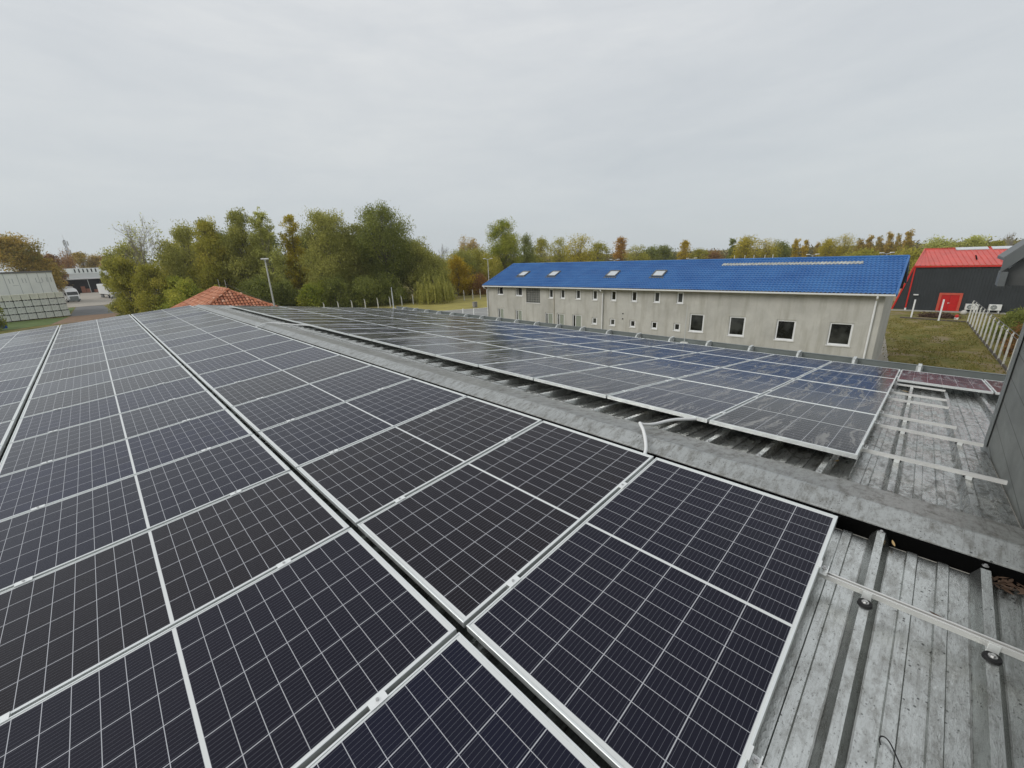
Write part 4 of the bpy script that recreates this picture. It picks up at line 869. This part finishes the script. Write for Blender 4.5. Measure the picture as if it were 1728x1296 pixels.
for i, (xx, lab) in enumerate(((5.45, 'white air conditioning unit partly behind the first fence posts'), (7.25, 'white air conditioning unit right of the fence'))):
    p = RM @ Vector((xx, -.28, G+.42)); e = empty('air_conditioner', (p.x, p.y, p.z)); e.rotation_euler = RM.to_euler(); tag(e, lab, 'air conditioner', 'air conditioning units at the red hall')
    b = MB(); b.box((0, -.32, 0), (.92, .0, .62)); b.build('casing', M['white_plastic'], e, bevel=.01)
    b = MB(); b.tube([(.34, -.335, .31), (.34, -.32, .31)], .25, 24); f = b.build('fan_opening', M['trim_dark'], e)
    b = MB(); [b.bar((.34, -.34, .31), (.34+.25*math.cos(q*.785), -.34, .31+.25*math.sin(q*.785)), .012) for q in range(8)]; b.build('grille', M['white_plastic'], f)
    b = MB(); b.box((.08, -.3, -.3), (.13, .2, 0)); b.box((.78, -.3, -.3), (.83, .2, 0)); b.build('bracket', M['white_plastic'], e)
b = MB(); b.tube([(64.4, -2.95, G), (64.4, -2.95, G+.12), (64.4, -2.95, G+.35), (64.4, -2.95, G+.5)], [.16, .27, .25, .08], 16)
tag(b.build('garden_boulder', simple('pale_stone', (.48, .46, .42), .8), smooth=True), 'round pale stone at the wall foot right of the red door', 'boulder')
b = MB(); b.box((59.85, -2.5, G), (60.1, -2.2, G+.22)); b.build('x', M['white_paint']); o = bpy.data.objects['x']; o.name = 'hydrant'; tag(o, 'small red and white hydrant stub at the end of the brush pile', 'hydrant')
b = MB(); b.tube([(59.97, -2.35, G+.2), (59.97, -2.35, G+.42), (59.97, -2.35, G+.50)], [.15, .15, .05], 12); c = b.build('cap', M['red'], o)
# brush pile
rs = np.random.RandomState(31); n_ = 2600; tt = rs.normal(size=(n_, 3))*np.array([.35, .62, .17]); tt[:, 2] = abs(tt[:, 2])
o = bpy.data.objects.new('brush_pile', leafmesh('brush_pile', tt+np.array([60.8, -1.0, G+.02]), rs.uniform(.03, .09, n_), rs.uniform(0, 1, n_), attr_mat('brush', (.05, .03, .022), (.10, .06, .045), (.17, .11, .08), .05), 2.6, 0, rs)); COL.objects.link(o); tag(o, 'heap of dark reddish brush in front of the red door', 'brush pile')
b = MB(); b.bar((58.6, 1.9, G+.06), (58.0, -3.0, G+.06), .12, .14); b.build('lawn_edging', simple('dark_edging', (.10, .085, .07), .9)); bpy.data.objects['lawn_edging']['kind'] = 'structure'
def post(x, y, h, name, label, group, lean=(0, 0), wd=.12, m='concrete_post', tip=True, cat='post'):
    b = MB(); b.bar((x, y, G), (x+lean[0]*.0, y, G+h), wd, wd)
    if tip: b.bar((x, y, G+h-.02), (x+.05+lean[0], y+lean[1], G+h+.32), wd*.8, wd*.8)
    b.box((x-wd*.6, y-wd*.6, G), (x+wd*.6, y+wd*.6, G+.06)); o = b.build(name, M[m], bevel=.01); tag(o, label, cat, group); return o
post(58.6, 1.04, 2.0, 'white_post', 'white post on the lawn edge left of the red door', 'single white posts on the lawn edge', wd=.13, m='white_paint', tip=False); post(58.2, -1.07, 2.15, 'white_post', 'white post standing in front of the red door', 'single white posts on the lawn edge', wd=.13, m='white_paint', tip=False)
# fence of slanting-topped concrete posts with wires
FA, FB = Vector((57.7, -3.1, 0)), Vector((30.5, -4.62, 0)); NF = 16
f = empty('post_fence', (FA.x, FA.y, G)); tag(f, 'white concrete post fence running along the lawn to the red hall', 'fence')
ptsf = [FA.lerp(FB, q/(NF-1)) for q in range(NF)]
for q, p in enumerate(ptsf):
    x, y = p.x-FA.x, p.y-FA.y; b = MB(); b.bar((x, y, 0), (x, y, 2.05), .10, .12); b.bar((x, y, 2.03), (x+.01, y-.05, 2.20), .07, .07); b.build('fence_post', M['concrete_post'], f, bevel=.01)
b = MB(); d = FB-FA
for z in (.6, 1.3, 2.0, 2.2):
    dy = -.05 if z > 2.1 else 0; b.tube([(0, dy, z), (d.x, d.y+dy, z)], .006 if z < 2 else .022, 4)
b.build('fence_wire', M['wire'], f)
b = MB(); b.bar((0, 0, .08), (d.x, d.y, .08), .08, .16); b.build('fence_kerb', bpy.data.materials['dark_edging'], f)
hl = ['hedge bush behind the nearest fence posts', 'hedge bush behind the fence, second from the roof', 'hedge bush behind the middle of the fence', 'hedge bush behind the fence, below the air conditioning unit', 'low hedge bush at the far end of the fence']
for i, (x, y, H, Wd, lk) in enumerate(((33, -7.0, 3.2, 4.0, 'rust'), (37.5, -6.8, 2.9, 4.4, 'dark'), (42.5, -6.6, 2.6, 4.6, 'rust'), (47.5, -6.4, 2.4, 4.6, 'dark'), (52.3, -6.1, 2.0, 4.4, 'dark'))):
    tree('hedge_bush', x, y, H, Wd, lk, 'bush', hl[i], 'bush', 'bushes behind the post fence', nl=22, nleaf=6500, ls=.09, seed=400+i, lobe=.2)
# forest edge posts
fp = [(16.5+2.28*q, 0) for q in range(0)]
lab = 'bent white concrete fence post at the wood edge, %s from the left'
A_, B_2 = Vector((22.9, 68.6, 0)), Vector((38.2, 66.8, 0))
for q in range(8):
    p = A_.lerp(B_2, q/7); o = post(p.x, p.y, 1.5, 'fence_post', lab % ORD[q+1], 'bent concrete posts along the wood', (-.14, .05), .13)
for q, (x, y) in enumerate(((47.5, 63.6), (49.2, 63.0), (50.6, 62.4))): post(x, y, 1.6, 'fence_post', 'pale fence post in the brown thicket, %s from the left' % ORD[q+1], 'pale posts before the brown thicket', (-.05, 0), .11)
b = MB(); b.box((40.7, 52.4, G), (41.3, 52.9, G+.85)); b.box((40.66, 52.36, G+.85), (41.34, 52.94, G+.93)); b.box((40.72, 52.385, G+.12), (41.28, 52.40, G+.78)); tag(b.build('utility_box', simple('box_grey', (.22, .21, .20), .7), bevel=.01), 'small grey utility box on the yellowish field', 'utility box')
b = MB(); b.box((42.2, 54.3, G), (42.6, 54.8, G+.5)); b.tube([(42.4, 54.55, G+.5), (42.4, 54.55, G+.62)], [.3, .1], 10); tag(b.build('garden_boulder', bpy.data.materials['pale_stone'], bevel=.05), 'small pale stone on the field right behind the utility box', 'boulder')
g_e = empty('barrier_gate', (31.9, 44.3, G)); tag(g_e, 'low white barrier between the roof edge and the blue roofed building', 'gate')
gp = [Vector((0, 0, 0)), Vector((.9, -1.2, 0)), Vector((1.6, -3.9, 0)), Vector((3.0, -6.6, 0))]
for p in gp: b = MB(); b.bar(p, p+Vector((0, 0, 1.35)), .13, .13); b.build('post', M['white_paint'], g_e)
b = MB(); 
for p, q in zip(gp, gp[1:]):
    for z in (.35, .85): b.bar(p+Vector((0, 0, z)), q+Vector((0, 0, z)), .03, .05)
b.build('rail', M['grey_conduit'], g_e)
b = MB(); [b.box((76+dx, 2.3, G), (77.9+dx, 4.2, G+h)) for dx, h in ((0, 1.2), (2.3, 1.9), (4.6, 1.4))]; tag(b.build('block_stack', simple('sand_blocks', (.42, .34, .23), .9, 0, .2, 2), bevel=.03), 'sand-coloured stack of blocks between the blue roof and the red hall', 'block stack')

# ------------------------------------------------------------------ lamps
M['pole_grey'] = simple('pole_grey', (.36, .36, .33), .7)
def lamp(x, y, zt, label, double, rp=.07, w_=.42):
    hs = 1 if double else .55
    e = empty('street_lamp', (x, y, G)); tag(e, label, 'street lamp', 'lamp posts around the site'); h = zt-G
    b = MB(); b.tube([(0, 0, 0), (0, 0, h*.5), (0, 0, h)], [rp*1.2, rp*.9, rp*.6], 10); b.build('pole', M['pole_grey'], e, smooth=True)
    for s_ in ((-1, 1) if double else (-.6, .6)):
        ax = Vector((.72, -.69, 0))*s_; b = MB(); b.bar(Vector((0, 0, h)), ax*w_+Vector((0, 0, h+.08)), .05, .05); a_ = b.build('arm', M['grey_conduit'], e)
        b = MB(); c0 = ax*(w_+.02)+Vector((0, 0, h+.10)); b.bar(c0-ax.normalized()*.16*hs, c0+ax.normalized()*.18*hs, .16, .08); b.build('lamp_head', M['white_plastic'], a_, bevel=.02)
lamp(4.94, 28.83, 1.60, 'slim concrete lamp post with white head before the wood', False, .06, .16)
lamp(34.42, 41.6, 1.0, 'double-headed lamp post left of the blue roof', True)
for (x, y, z, lab) in ((46.5, 30.22, .30, 'double lamp heads peeping over the blue ridge above the third skylight'), (48.88, 21.13, .20, 'double lamp heads peeping over the middle of the blue ridge'), (50.24, 9.32, .30, 'double lamp heads over the blue ridge above the grey strip'), (48.95, 3.49, .32, 'double lamp heads near the right end of the blue ridge')): lamp(x, y, z, lab, True, .06, .45)

# ------------------------------------------------------------------ orange tiled hip roof house beyond the far end
def tile_mat():
    m, n = mat('clay_tile'); a = n.new('ShaderNodeAttribute', dict(attribute_name='tone')).outputs['Fac']; tc = n.new('ShaderNodeTexCoord').outputs['Object']
    c = n.ramp(a, (0., (.26, .08, .04)), (.55, (.50, .185, .09)), (1., (.68, .42, .30))); c = n.mix(n.m('MULTIPLY', n.ramp(n.noise(tc, 6, 5, .7), (.5, 0.), (.7, 1.)), .4), c, (.16, .09, .06))
    n.put(n.pb.inputs['Base Color'], c); n.put(n.pb.inputs['Roughness'], .8); return m
M['tile'] = tile_mat()
R1 = Vector((3.97, 35.73, -.30)); R2 = Vector((4.17, 41.21, -.30)); dd = (R2-R1).normalized(); nn = Vector((-dd.y, dd.x, 0)); TP = math.tan(R(29)); TW = 4.6
house = empty('tiled_house', (R1.x, R1.y, G)); tag(house, 'small house with orange clay hip roof just beyond the panel roof', 'building'); ho = Vector((R1.x, R1.y, G))
C1, C2 = R1-dd*TW-nn*TW, R1-dd*TW+nn*TW; C3, C4 = R2+dd*TW+nn*TW, R2+dd*TW-nn*TW
for c_ in (C1, C2, C3, C4): c_.z = R1.z-TW*TP
# nn points to -x (left)
def tile_face(A, B, T1, T2):
    """eave A->B, ridge T1->T2; barrel tiles laid up the slope"""
    ex = (B-A).normalized(); mid = (T1+T2)/2; upv = (mid-A); upv = (upv-ex*upv.dot(ex)); L = upv.length; upv.normalize(); nz = ex.cross(upv)
    if nz.z < 0: nz = -nz
    vs, fs, tn = [], [], []; w_ = (B-A).length; tw, tl = .21, .34; r_ = random.Random(int(w_*100))
    t1, t2 = (T1-A).dot(ex), (T2-A).dot(ex)
    v = 0.
    while v < L:
        x = 0.
        fx0, fx1 = t1*v/L, w_+(t2-w_)*v/L
        while x < w_:
            if x+tw/2 > fx0 and x+tw/2 < fx1:
                b0 = len(vs); tone = min(1, max(0, r_.gauss(.48, .22)))
                for k_, (vv, rr2, li) in enumerate(((v-.04, .105, .035), (v+tl, .085, .005))):
                    for a_ in range(6):
                        t = math.pi*a_/5; p = A+ex*(x+tw/2-math.cos(t)*rr2)+upv*vv+nz*(math.sin(t)*rr2*.75+li); vs.append(tuple(p-ho))
                for a_ in range(5): fs.append((b0+a_, b0+a_+1, b0+7+a_, b0+6+a_)); tn.append(tone)
                b1 = len(vs)
                for p in (A+ex*(x-.02)+upv*v, A+ex*(x+tw+.02)+upv*v, A+ex*(x+tw+.02)+upv*(v+tl), A+ex*(x-.02)+upv*(v+tl)): vs.append(tuple(p-nz*.01-ho))
                fs.append((b1, b1+1, b1+2, b1+3)); tn.append(.05)
            x += tw
        v += tl
    me = bpy.data.meshes.new('tile_slope'); me.from_pydata(vs, [], fs); at = me.attributes.new('tone', 'FLOAT', 'FACE'); at.data.foreach_set('value', tn); me.materials.append(M['tile'])
    o = bpy.data.objects.new('tile_slope', me); COL.objects.link(o); return o
b = MB(); b.add([tuple(p-ho) for p in (C1, C2, C3, C4, R1, R2)], [(0, 1, 4), (1, 2, 5, 4), (2, 3, 5), (3, 0, 4, 5)]); b.v = [(x, y, z-.03) for x, y, z in b.v]; hr = b.build('roof', simple('roof_felt', (.12, .06, .04), .9), house)
for q in ((C1, C2, R1, R1), (C2, C3, R1, R2)): o = tile_face(*q); o.parent = hr
b = MB()
for p, q in ((R1, R2), (C1, R1), (C2, R1), (C3, R2), (C4, R2)):
    nseg = int((q-p).length/.36)
    for i in range(nseg): b.tube([p.lerp(q, i/nseg)-ho+Vector((0, 0, .03)), p.lerp(q, (i+1.12)/nseg)-ho+Vector((0, 0, .06))], [.11, .085], 8)
o = b.build('ridge_tile', M['tile'], hr); at = o.data.attributes.new('tone', 'FLOAT', 'FACE'); at.data.foreach_set('value', [.25+.5*((i//10)*37 % 10)/10 for i in range(len(o.data.polygons))])
b = MB(); b.prism([(-TW+.5, G), (TW-.5, G), (TW-.5, -2.9), (-TW+.5, -2.9)], R1-dd*(TW-.5)-Vector((0, 0, R1.z))-ho+Vector((0, 0, G)), R2+dd*(TW-.5)-Vector((0, 0, R2.z))-ho+Vector((0, 0, G)), nn, (0, 0, 1)); b.v = [(x, y, z-G) for x, y, z in b.v]; b.build('wall', M['render_wall'], house)
for t in (.35, .95):
    p = R1.lerp(R2, .5) if t > .5 else R1; p = p-ho; b = MB(); b.tube([p, p+Vector((0, 0, .75))], .012, 6); b.build('roof_rod', M['grey_conduit'], house)
b = MB(); pw = [R1-ho+Vector((0, 0, .45))]+[R1.lerp(C1, t)-ho+Vector((0, 0, .22)) for t in (.3, .6, 1.)]; b.tube(pw, .012, 5); [b.tube([p-Vector((0, 0, .2)), p], .01, 5) for p in pw[1:]]; b.build('roof_wire', M['wire'], house)

# ------------------------------------------------------------------ left side: block pallets, warehouse, loading hall, lorries, mast
M['pale_block'] = simple('pale_block', (.66, .68, .64), .85, 0, .14, 2.5, .2); M['pale_block_top'] = simple('pale_block_top', (.72, .72, .63), .8, 0, .1, 2)
cT = Vector((.961, .276, 0)); c0 = Vector((-6.75, 114.45, G)); cw = 1.07; chh = 1.125
cN = Vector((cT.y, -cT.x, 0))
def pallet_mesh(topm, grooves):
    b = MB(); b.cur = 1; [b.box((x, -.5, 0), (x+.12, .5, .10)) for x in (.02, .45, .88)]; b.box((.0, -.5, .10), (1.0, .5, .125)); b.cur = 0
    nx = 4 if not grooves else 7; gz = 2 if not grooves else 1
    for i in range(nx):
        for j in range(gz):
            x0 = .0+i/nx; z0 = .125+j*.98/gz; b.box((x0+.008, -.49, z0+.004), (x0+1/nx-.008, .49, z0+.98/gz-.004))
    b.box((.02, -.47, .13), (.98, .47, 1.09)); return b.mesh('block_pallet', [topm, M['black']])
pm, pt = pallet_mesh(M['pale_block'], False), pallet_mesh(M['pale_block_top'], True)
TI = ['ground tier', 'second tier', 'third tier', 'pale top tier']
for j in range(4):
    for i in range(9 if j < 3 else 8):
        p = c0-cT*(cw*(i+1))+Vector((0, 0, j*chh))-cT*(j*.02)+cT*rnd.uniform(-.02, .02); o = bpy.data.objects.new('block_pallet', pm if j < 3 else pt); COL.objects.link(o)
        o.matrix_world = basis(p, cT, -cN, Vector((0, 0, 1))); tag(o, 'shrink-wrapped pallet of grey blocks, %s, %s from the right' % (TI[j], ORD[i+1]) if j < 3 else 'pallet of striped pale blocks on the %s, %s from the right' % (TI[j], ORD[i+1]), 'block pallet', 'stacked pallets of blocks by the warehouse')
whs = empty('white_warehouse', (-7.4, 118.3, G)); tag(whs, 'pale panel-clad warehouse behind the block pallets at far left', 'building')
M['wh_panel'] = simple('pale_wall_panel', (.76, .78, .74), .7, 0, .07, .4); M['wh_grey'] = simple('grey_panel', (.34, .36, .36), .7, 0, .1, .5)
WT = -cT; WN = Vector((-cT.y, cT.x, 0))
def wbox(b, a0, a1, d0, d1, z0, z1): b.add([WT*a+WN*d+Vector((0, 0, z)) for z in (z0, z1) for a, d in ((a0, d0), (a1, d0), (a1, d1), (a0, d1))], [(0, 3, 2, 1), (4, 5, 6, 7), (0, 1, 5, 4), (1, 2, 6, 5), (2, 3, 7, 6), (3, 0, 4, 7)])
b = MB(); wbox(b, 0, 22, 0, 16, 0, 8.0)
b.build('wall', M['wh_panel'], whs)
b = MB()
for q in (0.75, 1.9, 3.2, 4.5, 6.1, 7.6): wbox(b, q, q+.05, -.03, -.002, 0, 7.95)
b.build('panel_seam', M['wh_grey'], whs)
b = MB(); wbox(b, -.1, 22, -.12, 16.1, 8.0, 8.3); b.build('roof_edge', simple('roof_edge_dark', (.16, .16, .155), .6), whs)
b = MB()
for q in (.35, .9, 1.5, 2.3, 3.6, 4.0, 5.2, 5.6): wbox(b, q, q+.07, -.025, -.002, 6.3, 7.1)
wbox(b, 1.6, 2.3, -.02, -.002, 6.2, 6.25); wbox(b, 4.7, 5.4, -.02, -.002, 5.9, 5.95); b.build('louvre', M['wh_grey'], whs)
ld = empty('loading_hall', (-6, 229, G)); tag(ld, 'long pale loading hall with dark open bays behind the lorries', 'building')
M['void'] = simple('bay_interior', (.018, .017, .016), .9)
b = MB(); b.box((-22, .0, 5.4), (24, 30, 7.2)); b.box((-22, 2, 0), (24, 30, 5.4)); ww = b.build('wall', simple('hall_wall_white', (.60, .62, .60), .7, 0, .06, .2), ld)
b = MB(); b.box((-4.6, 1.90, .02), (24, 1.99, 4.9)); b.build('loading_bay', M['void'], ld)
b = MB(); b.box((-7, 3, 7.2), (24, 20, 9.1)); b.box((-16, 3, 7.2), (-7, 20, 9.7)); b.build('upper_storey', M['wh_panel'], ld)
b = MB(); [b.box((.3+q*1.15, 2.9, 7.5), (.65+q*1.15, 2.995, 8.8)) for q in range(6)]; b.build('slot_window', M['pane'], ld)
b = MB(); b.box((-22, -.8, 5.1), (24, 0, 5.55)); b.build('canopy', M['white_paint'], ld)
for x in (-4.5, 3, 10, 17): b = MB(); b.box((x, -.4, 0), (x+.18, -.2, 5.1)); b.build('canopy_post', M['grey_conduit'], ld)
b = MB(); b.box((-7.6, 1.8, 0), (-4.8, 1.95, 5.0)); b.build('side_bay', M['wh_grey'], ld)
for q, (x, hh_) in enumerate(((-2.2, 1.9), (.6, 2.4), (1.9, 1.5), (4, 1.1))):
    b = MB(); b.box((x-6, 229.5, G), (x-4.8, 230.6, G+hh_)); b.box((x-5.9, 229.45, G+.1), (x-4.9, 229.5, G+hh_-.1)); tag(b.build('brick_pallet', simple('brick_red', (.30, .13, .08), .9, 0, .25, 1) if q == 0 else bpy.data.materials['brick_red'], bevel=.02), 'pallet of red bricks in the dark loading bay, %s from the left' % ORD[q+1], 'brick pallet', 'brick pallets in the loading bay')
def lorry(x, y, hd, label):
    hx, hy = math.sin(hd), math.cos(hd); e = empty('parked_lorry', (x, y, G), -hd); tag(e, label, 'lorry', 'lorries in the yard')   # local +Y = heading
    b = MB(); b.prism([(0, .55), (0, 1.5), (-.12, 1.9), (-.28, 2.75), (-.75, 3.35), (-2.2, 3.65), (-2.2, .55)], (-1.22, 0, 0), (1.22, 0, 0), (0, 1, 0), (0, 0, 1)); cb = b.build('cab', M['white_paint'], e, bevel=.05)
    b = MB(); b.quad((-1.1, -.10, 1.82), (1.1, -.10, 1.82), (1.06, -.262, 2.72), (-1.06, -.262, 2.72)); b.build('windscreen', M['pane'], cb)
    b = MB(); [b.box((s*1.225-.004, -1.3, 1.75), (s*1.225+.004, -.45, 2.5)) for s in (-1, 1)]; b.build('side_window', M['pane'], cb)
    b = MB(); b.box((-.85, .005, .75), (.85, .05, 1.55)); b.box((-1.2, -.02, .30), (1.2, .10, .74)); b.build('grille', M['trim_dark'], cb)
    for s in (-1, 1):
        b = MB(); b.box((s*1.02-.14, .02, .80), (s*1.02+.14, .075, 1.15)); b.build('headlight', M['alu'], cb, bevel=.02)
        b = MB(); b.box((s*1.45-.1, -.35, 1.9), (s*1.45+.1, -.2, 2.6)); b.bar((s*1.2, -.3, 2.3), (s*1.4, -.28, 2.3), .04); b.build('mirror', M['rubber'], cb)
    b = MB(); b.box((-1.27, -16.2, 1.15), (1.27, -2.7, 4.0)); b.build('trailer', simple('trailer_white', (.66, .67, .66), .5, 0, .06) if 'trailer_white' not in bpy.data.materials else bpy.data.materials['trailer_white'], e, bevel=.04)
    b = MB(); b.box((-.5, -15.8, .8), (.5, -1, 1.12)); b.build('chassis', M['trim_dark'], e)
    for yy in (-1.3, -4.6, -12, -13.3, -14.6):
        for s in (-1, 1):
            b = MB(); b.tube([(s*.95, yy, .5), (s*1.24, yy, .5)], .5, 20); w2 = b.build('wheel', M['rubber'], e); b = MB(); b.tube([(s*1.2, yy, .5), (s*1.25, yy, .5)], .26, 12); b.build('rim', M['grey_conduit'], w2)
lorry(-6.6, 165, R(162), 'white articulated lorry parked beside the warehouse, facing the road')
lorry(2.2, 168, R(172), 'white lorry half hidden behind the bushes beside the yard')
ms = empty('lattice_mast', (-6.4, 300, G)); tag(ms, 'thin grey lattice radio mast above the autumn trees', 'mast')
b = MB(); H_m = 22.6
for q in range(4):
    a = q*math.pi/2+.4; p = lambda z: Vector((math.cos(a)*(1.1-z*.035), math.sin(a)*(1.1-z*.035), z)); p2 = lambda z: Vector((math.cos(a+math.pi/2)*(1.1-z*.035), math.sin(a+math.pi/2)*(1.1-z*.035), z)); b.bar(p(0), p(H_m), .12)
    for j in range(16): z = j*H_m/16; b.bar(p(z), p2(z+H_m/16), .06); b.bar(p(z), p2(z), .06)
b.build('tower_frame', simple('mast_grey', (.25, .25, .26), .6), ms)
b = MB(); [b.box((.9*math.cos(a)-.25, .9*math.sin(a)-.25, z), (.9*math.cos(a)+.25, .9*math.sin(a)+.25, z+2)) for a in (0, 2.1, 4.2) for z in (20, 16)]; b.tube([(0, 0, 22), (0, 0, 25)], .06, 5); b.build('antenna', M['grey_conduit'], ms)
b = MB(); b.tube([(-13.6, 99.5, G), (-13.6, 99.5, G+.04), (-13.6, 99.5, G+.9)], [.30, .32, .30], 16); b.tube([(-13.6, 99.5, G+.9), (-13.6, 99.5, G+.94)], .32, 16); tag(b.build('blue_barrel', simple('blue_plastic', (.01, .08, .42), .4)), 'blue plastic barrel on the grass at the left edge', 'barrel')
tree('ivy_bush', -13.9, 96.5, 7.0, 2.2, 'dark', 'column', 'dark hanging bush at the left edge in front of the block pallets', 'bush', nl=14, nleaf=4200, ls=.13, seed=501, lobe=.3, vertical=.6)

# ------------------------------------------------------------------ thin damp air
hz = bpy.data.materials.new('thin_haze'); hz.use_nodes = True; q = NT(hz.node_tree); q.n.clear()
ho_ = q.new('ShaderNodeOutputMaterial'); pv = q.new('ShaderNodeVolumePrincipled', Color=(.86, .89, .92), Density=.00028, Anisotropy=.2); q.l.new(pv.outputs[0], ho_.inputs['Volume'])
b = MB(); b.box((-340, -340, G-1), (340, 340, 22)); o = b.build('haze', hz); tag(o, 'thin autumn haze over the site', 'haze', kind='stuff')
